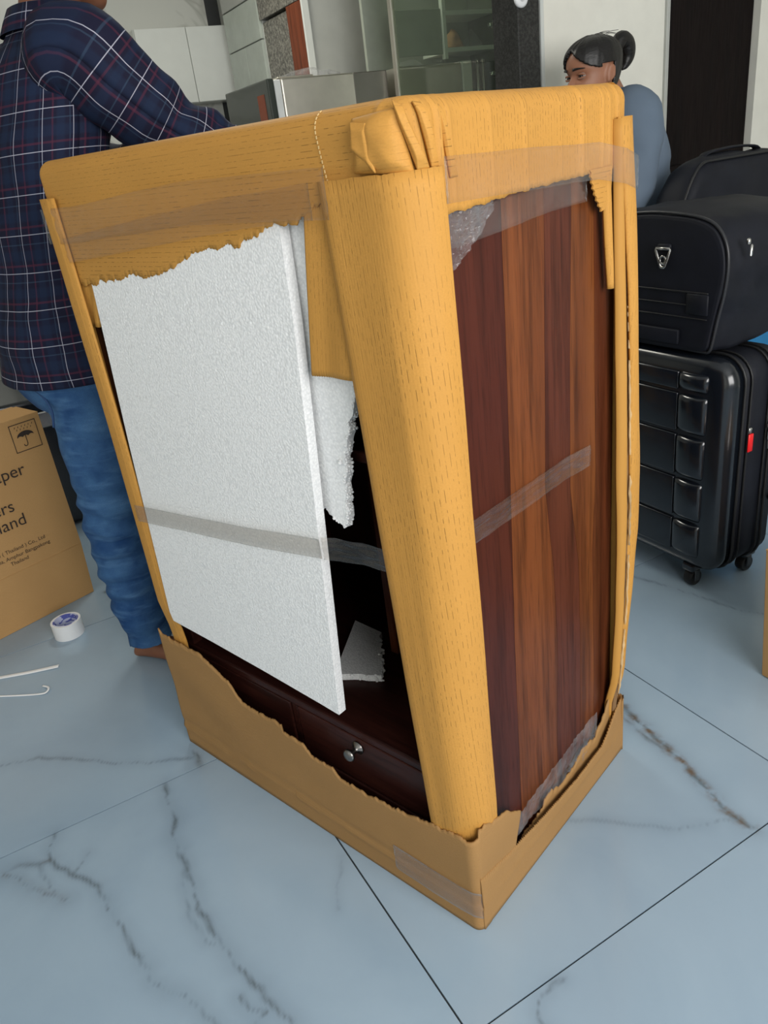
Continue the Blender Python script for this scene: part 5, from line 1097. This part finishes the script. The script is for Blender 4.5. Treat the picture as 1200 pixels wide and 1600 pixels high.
body += hand_parts((-.128, 1.882, 1.183), (0.62, -0.70, -0.22), (-0.62, -0.75, -0.1), 1, 0.18, 0.35)
body += hand_parts((-.393, 1.934, 1.234), (0.75, -0.45, -0.25), (0.3, -0.6, -0.8), -1, 0.18, 0.35)
legR = [(-.640, 1.805, .84), (-.655, 1.802, .64), (-.678, 1.80, .44), (-.686, 1.795, .26), (-.678, 1.792, .06)]; legL = [(-.725, 1.925, .84), (-.685, 1.95, .64), (-.64, 1.975, .45), (-.62, 1.97, .26), (-.60, 1.965, .06)]
for leg in (legR, legL): body.append(loft(limb([(*q, r) for q, r in zip(leg, (.088, .076, .056, .048, .036))], 20, 18)[0]))
body += foot_parts((-.678, 1.792), (0.93, -0.36, 0)); body += foot_parts((-.60, 1.965), (0.85, 0.5, 0))
V, F = join(*body); me = remesh(([tuple(Vector(v)-MB_) for v in V], F), 0.0052, 'body', 3); link('body', me, M_SKIN_M, man)
plaid = NT('navy_plaid'); uv = plaid.coord('UV'); sp = plaid.n('ShaderNodeSeparateXYZ', i_0=uv); U_, V_ = sp.outputs[0], sp.outputs[1]
def stripe(x, per, off, wd):
    fr_ = plaid.math('FRACT', plaid.math('DIVIDE', plaid.math('ADD', x, off+5.0), per)); return plaid.mapr(plaid.math('ABSOLUTE', plaid.math('SUBTRACT', fr_, 0.5)), wd*0.6, wd, 1.0, 0.0)
c = plaid.mix(plaid.mapr(plaid.noise(uv, 9.0, 2.0), 0.3, 0.7), (0.0075, 0.008, 0.024), (0.011, 0.012, 0.034))
for x, o_ in ((U_, 0.02), (V_, 0.03)):
    c = plaid.mix(plaid.math('MULTIPLY', stripe(x, 0.075, o_+0.010, 0.16), 0.35), c, (0.012, 0.028, 0.07))
    c = plaid.mix(plaid.math('MULTIPLY', stripe(x, 0.075, o_+0.03, 0.035), 0.45), c, (0.10, 0.022, 0.045))
    c = plaid.mix(plaid.math('MULTIPLY', stripe(x, 0.075, o_-0.012, 0.02), 0.35), c, (0.05, 0.09, 0.15))
for x, o_ in ((U_, 0.0), (V_, 0.0)): c = plaid.mix(plaid.math('MULTIPLY', stripe(x, 0.075, o_, 0.012), 0.75), c, (0.50, 0.50, 0.60))
plaid.set(c, 0.8, spec=0.2).bump(plaid.noise(plaid.coord('Object'), 500.0, 2.0), 0.2, 0.0005); M_PLAID = plaid.m
torso_s = [(-.690, 1.865, .795, .196, .160), (-.690, 1.865, .86, .190, .155), (-.687, 1.868, .94, .180, .142), (-.685, 1.87, 1.0, .172, .126), (-.665, 1.885, 1.15, .180, .126), (-.640, 1.90, 1.28, .190, .125), (-.618, 1.913, 1.37, .190, .115), (-.604, 1.922, 1.425, .168, .103), (-.592, 1.928, 1.465, .115, .085), (-.583, 1.934, 1.492, .078, .072), (-.578, 1.937, 1.505, .068, .066)]
D = dense(torso_s, 70); rings = [vring(q[:3], mr, mf, q[3], q[4], 72) for q in D]; V, F, UV = uv_loft(rings, [q[2] for q in D], 1.05)
V = wrinkle(V, (-.65, 1.89, 0), 0.011, 6.5, 2.0)
shirt = part(man, 'shirt', V, F, M_PLAID, UV)
md = shirt.modifiers.new('thick', 'SOLIDIFY'); md.thickness = 0.003; md.offset = -1
def sleeve(arm, rr, nm, seed):
    rg_, L_ = limb([(*q, r) for q, r in zip(arm, rr)], 50, 40); V, F, UV = uv_loft(rg_, L_, 0.45, 0.02)
    out = []
    for i, v in enumerate(V):
        k = i//41; c_ = np.mean(rg_[k], axis=0); d = Vector(v)-Vector(c_); l_ = UV[i][1]
        a = 0.011*nz(v[0]*11, v[1]*11, v[2]*11+seed)+0.007*math.sin(l_*55+4*nz(v[0]*7, v[1]*7, v[2]*7))*min(1, max(0, (l_-0.14)*5)); out.append(tuple(Vector(v)+d.normalized()*a))
    b_ = BASE[man.name]; o = link(nm, mesh_from([(v[0]-b_[0], v[1]-b_[1], v[2]-b_[2]) for v in out], F, UV, True, nm), M_PLAID, shirt); m_ = o.modifiers.new('thick', 'SOLIDIFY'); m_.thickness = 0.003; m_.offset = -1
sleeve([(-.55, 1.86, 1.385)]+armR[1:], (.085, .092, .086, .070, .056, .042), 'sleeve', 1.0); sleeve(armL, (.085, .088, .078, .062, .050, .040), 'sleeve', 5.0)
rg_ = [vring((-.578+dx, 1.937, z), mr, mf, rx, ry, 40) for z, rx, ry, dx in ((1.492, .080, .076, 0), (1.515, .074, .070, .003), (1.535, .070, .066, .006), (1.537, .074, .070, .006), (1.512, .086, .082, .002), (1.490, .096, .092, 0))]
b_ = BASE[man.name]; V, F, UV = uv_loft(rg_, [0, .02, .04, .045, .07, .09], 0.42); link('collar', mesh_from([(v[0]-b_[0], v[1]-b_[1], v[2]-b_[2]) for v in V], F, UV, True, 'collar'), M_PLAID, shirt)
dn = NT('blue_denim'); uv = dn.coord('UV'); oc = dn.coord('Object'); sp = dn.n('ShaderNodeSeparateXYZ', i_0=uv)
weave = dn.noise(dn.scl(oc, (900, 900, 500)), 1.0, 2.0); fade = dn.noise(oc, 7.0, 4.0, 0.6); whisk = dn.noise(dn.scl(oc, (12, 12, 55)), 1.0, 2.0)
c = dn.mix(dn.mapr(fade, 0.35, 0.72), (0.016, 0.06, 0.18), (0.085, 0.20, 0.38)); c = dn.mix(dn.mapr(whisk, 0.52, 0.75, 0.0, 0.55), c, (0.12, 0.25, 0.44)); c = dn.mix(dn.mapr(weave, 0.4, 0.65, 0.0, 0.3), c, (0.02, 0.05, 0.12))
dn.set(c, 0.85, spec=0.15).bump(whisk, 0.6, 0.006); M_DENIM = dn.m
jv = []
pel = [(-.690, 1.865, .915, .160, .120), (-.692, 1.866, .85, .172, .136), (-.690, 1.866, .78, .170, .140), (-.680, 1.872, .72, .150, .120)]
jv.append(loft([vring(q[:3], mr, mf, q[3], q[4], 40) for q in dense(pel, 14)]))
for leg, rr in ((legR, (.108, .100, .080, .070, .058)), (legL, (.104, .094, .074, .066, .056))):
    rg_, L_ = limb([(*q, r) for q, r in zip(leg, rr)], 60, 36); 
    for k, r_ in enumerate(rg_):
        c_ = r_.mean(axis=0); zz = c_[2]
        for q in r_: d = q-c_; q += d/np.linalg.norm(d)*(0.007*nz(q[0]*12, q[1]*12, q[2]*30)+0.006*math.sin(q[2]*95+5*nz(q[0]*9, q[1]*9, q[2]*9))*(1.0 if zz < 0.5 else 0.35))
    jv.append(loft(rg_))
V, F = join(*jv); jm = remesh(([tuple(Vector(v)-MB_) for v in V], F), 0.0065, 'jeans', 2); jeans = link('jeans', jm, M_DENIM, man)
M_STITCH = plain('denim_seam', (0.02, 0.06, 0.16), 0.8)
def jp(name, pts, r): link(name, mesh_from(*[([tuple(Vector(v)-MB_) for v in tube(smooth_path(pts, 16), r, 6)[0]]), tube(smooth_path(pts, 16), r, 6)[1]], None, True, name), M_STITCH, jeans)
sidev = mr*0.0; 
for k, (a, b) in enumerate(((0.55, 0.70), )): pass
jp('pocket_seam', [MB_+Vector((-0.10, -0.105, 0.80)), MB_+Vector((-0.065, -0.125, 0.775)), MB_+Vector((-0.052, -0.13, 0.74)), MB_+Vector((-0.06, -0.128, 0.70))], 0.003)
jp('side_seam', [MB_+Vector((-0.07, -0.115, 0.86)), MB_+Vector((-0.01, -0.14, 0.78)), MB_+Vector((0.05, -0.135, 0.70)), MB_+Vector((0.07, -0.12, 0.62))], 0.0028)
jp('belt_loop', [MB_+Vector((-0.015, -0.142, 0.855)), MB_+Vector((0.0, -0.150, 0.845)), MB_+Vector((0.012, -0.147, 0.825))], 0.005)
# man's hair
def hair_shell(hd_, keep, grow, n=120, k=110, seed=0.0):
    V, F = hd_.skull(grow, n, k); idx = {}; D = dense([(z, hw, b, f, 0) for z, hw, b, f in HEAD], k); F2 = []
    for q in F:
        if len(q) != 4: 
            if q[0] >= (k-1)*n: F2.append(q)
            continue
        c_ = Vector((0, 0, 0))
        for i in q: c_ += Vector(V[i])
        c_ = c_/4-hd_.o; x, y, z = c_.dot(hd_.r)/hd_.h, c_.dot(hd_.f)/hd_.h, c_.dot(hd_.u)/hd_.h
        if keep(x, y, z): F2.append(q)
    Vn = []
    for i, v in enumerate(V):
        d = (Vector(v)-Vector(hd_(0, 0, 0.5))).normalized(); Vn.append(tuple(Vector(v)+d*0.0025*nz((i % n)*0.36, seed, (i//n)*0.03)))
    used = sorted({i for q in F2 for i in q}); mp = {u: i for i, u in enumerate(used)}
    return [Vn[u] for u in used], [tuple(mp[i] for i in q) for q in F2]
def keep_m(x, y, z): return z > 0.78+0.02*math.sin(x*20) or (y < 0.10 and z > 0.45) or (y < -0.1 and z > 0.25) or (abs(x) > 0.28 and y < 0.2 and z > 0.6)
V, F = hair_shell(hd, keep_m, 0.022); o = link('hair', mesh_from([tuple(Vector(v)-MB_) for v in V], F, None, True, 'hair'), M_HAIR, man); m_ = o.modifiers.new('thick', 'SOLIDIFY'); m_.thickness = 0.006; m_.offset = -1

# ---- woman against the wall
wf = Vector((-0.95, -0.31, 0)).normalized(); wr2 = Vector((wf.y, -wf.x, 0)); WB = Vector((0.93, 2.67, 0))
wom = thing('person', 'person with tied-up black hair in a blue-grey top behind the cabinet', 'person', WB); BASE[wom.name] = tuple(WB)
hw = Head((0.795, 2.595, 1.222), (-0.92, -0.40, -0.06), (-0.08, -0.03, 1), 0.190)
body = [hw.skull()]+hw.blobs()
body.append(loft(limb([(0.865, 2.65, 1.21, .056), (0.85, 2.635, 1.25, .05), (0.83, 2.618, 1.285, .046), (0.82, 2.61, 1.32, .046)], 10)[0]))
torso_w = [(0.940, 2.69, .62, .165, .11), (0.930, 2.685, .80, .155, .105), (0.915, 2.68, .95, .145, .10), (0.900, 2.672, 1.08, .150, .10), (0.885, 2.665, 1.16, .15, .09), (0.865, 2.655, 1.205, .10, .07)]
body.append(loft([vring(q[:3], wr2, wf, q[3], q[4]) for q in dense(torso_w, 18)]))
sl_ = -wr2; ash = Vector((-0.05, 0, 0))
armWL = [tuple(Vector((.915, 2.66, 1.20))+ash+sl_*0.085), tuple(Vector((.91, 2.66, 1.19))+ash+sl_*0.135), tuple(Vector((.90, 2.655, 1.09))+ash+sl_*0.165), tuple(Vector((.87, 2.645, .97))+ash+sl_*0.165), tuple(Vector((.80, 2.62, .90))+ash+sl_*0.15), tuple(Vector((.69, 2.58, .90))+ash+sl_*0.12)]
armWR = [tuple(Vector(q)-sl_*2*(Vector(q)-Vector((.885, 2.665, 0))).dot(sl_)) for q in armWL]
for arm in (armWL, armWR): body.append(loft(limb([(*q, r) for q, r in zip(arm, (.05, .05, .043, .036, .031, .023))], 18, 18)[0]))
body += hand_parts(armWL[-1], (-0.85, -0.1, 0.05), (0.1, 0.9, -0.3), 1, 0.165, 0.45); body += hand_parts(armWR[-1], (-0.85, -0.4, 0.05), (0.1, -0.9, -0.3), -1, 0.165, 0.45)
lw = []
for sx in (-1, 1):
    b0 = Vector((.985, 2.69, 0))+wr2*0.08*sx; lw.append([(b0.x, b0.y, .66), (b0.x-0.005, b0.y, .42), (b0.x+0.01, b0.y, .22), (b0.x+0.01, b0.y, .06)])
    body.append(loft(limb([(*q, r) for q, r in zip(lw[-1], (.078, .055, .045, .033))], 16, 18)[0])); body += foot_parts((b0.x+0.01, b0.y), wf, 0.23)
V, F = join(*body); me = remesh(([tuple(Vector(v)-WB) for v in V], F), 0.0042, 'body', 2); link('body', me, M_SKIN_W, wom)
def wl(name, vf, mat, sm=True): return link(name, mesh_from([tuple(Vector(v)-WB) for v in vf[0]], vf[1], None, sm, name), mat, wom)
M_EYEW = plain('eye_white', (0.32, 0.29, 0.27), 0.35); M_IRIS = plain('dark_iris', (0.012, 0.007, 0.005), 0.12)
def sphere(c, r, n=14): 
    bm = bmesh.new(); bmesh.ops.create_uvsphere(bm, u_segments=n, v_segments=n//2+2, radius=r)
    for q in bm.verts: q.co += Vector(c)
    return bm_data(bm)
for H_, root, ofs in ((hw, wom, WB), (hd, man, MB_)):
    for sx in (-1, 1):
        ec = H_(sx*0.145, 0.330, 0.50); e_ = link('eye', mesh_from([tuple(Vector(v)-ofs) for v in sphere(ec, 0.052*H_.h)[0]], sphere(ec, 0.052*H_.h)[1], None, True, 'eye'), M_EYEW, root)
        ic = H_(sx*0.145-0.008, 0.330+0.033, 0.494); link('iris', mesh_from([tuple(Vector(v)-ofs) for v in sphere(ic, 0.036*H_.h)[0]], sphere(ic, 0.036*H_.h)[1], None, True, 'iris'), M_IRIS, e_)
        for z_, up in ((0.530, 1), (0.468, -1)):                                   # lids
            pts = [H_(sx*0.145+0.085*math.cos(t), 0.375-0.05*math.cos(t)**2+0.02, z_-0.018*up*math.cos(t)**2) for t in np.linspace(0.15, PI-0.15, 12)]
            tv = tube(pts, [0.014*H_.h*math.sin(t)**0.4 for t in np.linspace(0.15, PI-0.15, 12)], 8); link('eyelid', mesh_from([tuple(Vector(v)-ofs) for v in tv[0]], tv[1], None, True, 'eyelid'), (M_SKIN_W if root is wom else M_SKIN_M) if up < 0 else M_HAIR if root is wom and False else (M_SKIN_W if root is wom else M_SKIN_M), root)
        pts = [H_(sx*(0.07+0.17*t), 0.455-0.10*t*t, 0.600+0.012*math.sin(t*2.4)-0.012*t) for t in np.linspace(0, 1, 12)]
        tv = tube(pts, [(0.010*H_.h, 0.022*H_.h*(1-0.75*t)) for t in np.linspace(0, 1, 12)], 8); link('eyebrow', mesh_from([tuple(Vector(v)-ofs) for v in tv[0]], tv[1], None, True, 'eyebrow'), M_HAIR, root)
def keep_w(x, y, z):
    hl = 0.87-0.27*max(0.0, abs(x)-0.02)/0.30                       # hairline falls from the forehead to the temples
    if y > 0.12: return z > hl
    if y > -0.13: return z > 0.615
    return z > 0.16
hv = hair_shell(hw, keep_w, 0.042, seed=3.0); o = wl('hair', hv, M_HAIR); m_ = o.modifiers.new('thick', 'SOLIDIFY'); m_.thickness = 0.012; m_.offset = -1
# side lock sweeping over the temple to the ear, bun and loose ends
tie = hw(0.0, -0.50, 0.70)
wl('hair_bun', tube(smooth_path([hw(0, -0.40, 0.70), hw(0.0, -0.50, 0.83), hw(0.02, -0.60, 0.90), hw(0.05, -0.72, 0.84), hw(0.06, -0.76, 0.68), hw(0.05, -0.70, 0.55), hw(0.04, -0.62, 0.48)], 30), [0.014+0.012*math.sin(min(1, i/14)*PI/2)-(0.024*max(0, (i-16)/13)**1.4) for i in range(30)], 14), M_HAIR)
wl('hair_tie', tube([Vector(hw(0, -0.47, 0.79))+hw.r*0.018*math.cos(t)+(hw.u*0.7+hw.f*0.7)*0.018*math.sin(t) for t in np.linspace(0, 2*PI, 16, endpoint=False)], 0.005, 8, True), plain('hair_band', (0.015, 0.012, 0.012), 0.6))
rnd = random.Random(5)
for i in range(7):
    a = rnd.uniform(-0.12, 0.12); y0 = rnd.uniform(-0.35, -0.1); l_ = rnd.uniform(0.02, 0.10)
    P_ = smooth_path([hw(a, y0+0.25, 1.0-0.25*abs(y0)), hw(a*1.1, y0, 1.055-0.12*abs(y0)), hw(a*1.2, y0-0.18, 1.02+l_*0.5-0.15*abs(y0))], 10); wl('hair_strand', tube(P_, 0.0007, 5), M_HAIR)
# blouse
bl = NT('blue_grey_cotton'); oc = bl.coord('Object'); n1 = bl.noise(oc, 6.0, 3.0); bl.set(bl.mix(bl.mapr(n1, 0.3, 0.7), (0.12, 0.16, 0.215), (0.15, 0.195, 0.255)), 0.8, spec=0.2).bump(bl.noise(oc, 300.0, 2.0), 0.2, 0.0006); M_BLOUSE = bl.m
tb = [(0.940, 2.69, .60, .195, .145), (0.930, 2.685, .80, .178, .130), (0.917, 2.68, .95, .165, .120), (0.900, 2.672, 1.08, .170, .118), (0.885, 2.664, 1.175, .160, .108), (0.867, 2.655, 1.232, .122, .090), (0.843, 2.645, 1.262, .078, .068), (0.833, 2.64, 1.272, .064, .060)]
D = dense(tb, 50); V, F, UV = uv_loft([vring(q[:3], wr2, wf, q[3], q[4], 60) for q in D], [q[2] for q in D], 1.0); V = wrinkle(V, (.90, 2.67, 0), 0.009, 8.0, 7.0)
blo = wl('blouse', (V, F), M_BLOUSE); m_ = blo.modifiers.new('thick', 'SOLIDIFY'); m_.thickness = 0.003; m_.offset = -1
for arm in (armWL, armWR):
    rg_, L_ = limb([(*q, r) for q, r in zip(arm, (.066, .070, .062, .054, .046, .036))], 40, 32)
    for k, r_ in enumerate(rg_):
        c_ = r_.mean(axis=0)
        for q in r_: d = q-c_; q += d/np.linalg.norm(d)*0.007*nz(q[0]*13, q[1]*13, q[2]*22)
    V, F = loft(rg_, cap=False); o = link('sleeve', mesh_from([tuple(Vector(v)-WB) for v in V], F, None, True, 'sleeve'), M_BLOUSE, blo); m_ = o.modifiers.new('thick', 'SOLIDIFY'); m_.thickness = 0.003; m_.offset = -1
M_PINK = plain('pink_print', (0.32, 0.07, 0.14), 0.8)
trs = []
for leg in lw: trs.append(loft(limb([(*q, r) for q, r in zip(leg, (.098, .080, .072, .068))], 16, 24)[0]))
trs.append(loft([vring((.985, 2.69, z), wr2, wf, rx, ry, 30) for z, rx, ry in ((.56, .165, .115), (.64, .178, .128), (.78, .168, .122))]))
wl('trousers', join(*trs), plain('dark_trousers', (0.02, 0.02, 0.03), 0.85))

dg = bpy.context.evaluated_depsgraph_get(); dg.update()
hit, loc, nrm, _, ob, _ = scene.ray_cast(dg, R(1.905, 1.62, 0.887), RB)
if hit and ob.name.split('.')[0] in ('blouse', 'sleeve'):
    tx = nrm.cross(Vector((0, 0, 1))).normalized(); tz = tx.cross(nrm).normalized()*-1; vf = []
    for cx_, cz_, r_ in ((0, 0.012, .007), (-.011, .003, .007), (.011, .003, .007), (-.006, -.011, .006), (.007, -.010, .006), (.002, -.024, .004)):
        c_ = loc+nrm*0.0035+tx*cx_+tz*cz_; vf.append(([tuple(c_+tx*r_*math.cos(t)+tz*r_*math.sin(t)-WB) for t in np.linspace(0, 2*PI, 10, endpoint=False)]+[tuple(c_-nrm*0.003+tx*r_*math.cos(t)+tz*r_*math.sin(t)-WB) for t in np.linspace(0, 2*PI, 10, endpoint=False)], [tuple(range(10)), tuple(range(19, 9, -1))]+[(i, (i+1) % 10, 10+(i+1) % 10, 10+i) for i in range(10)]))
    link('flower_print', mesh_from(*join(*vf), None, False, 'flower_print'), M_PINK, blo)

GROUPS = {'tape_band': 'clear tape bands on the wrapped cabinet', 'tape_piece': 'small tape pieces on the cardboard', 'plastic_bag': 'clear plastic bags in the kitchen', 'plastic_strip': 'white plastic strips on the floor', 'plastic_film': 'clear film on the wood side'}
for o in COL.objects:
    b_ = o.name.split('.')[0]
    if b_ in GROUPS and o.parent is None: o['group'] = GROUPS[b_]
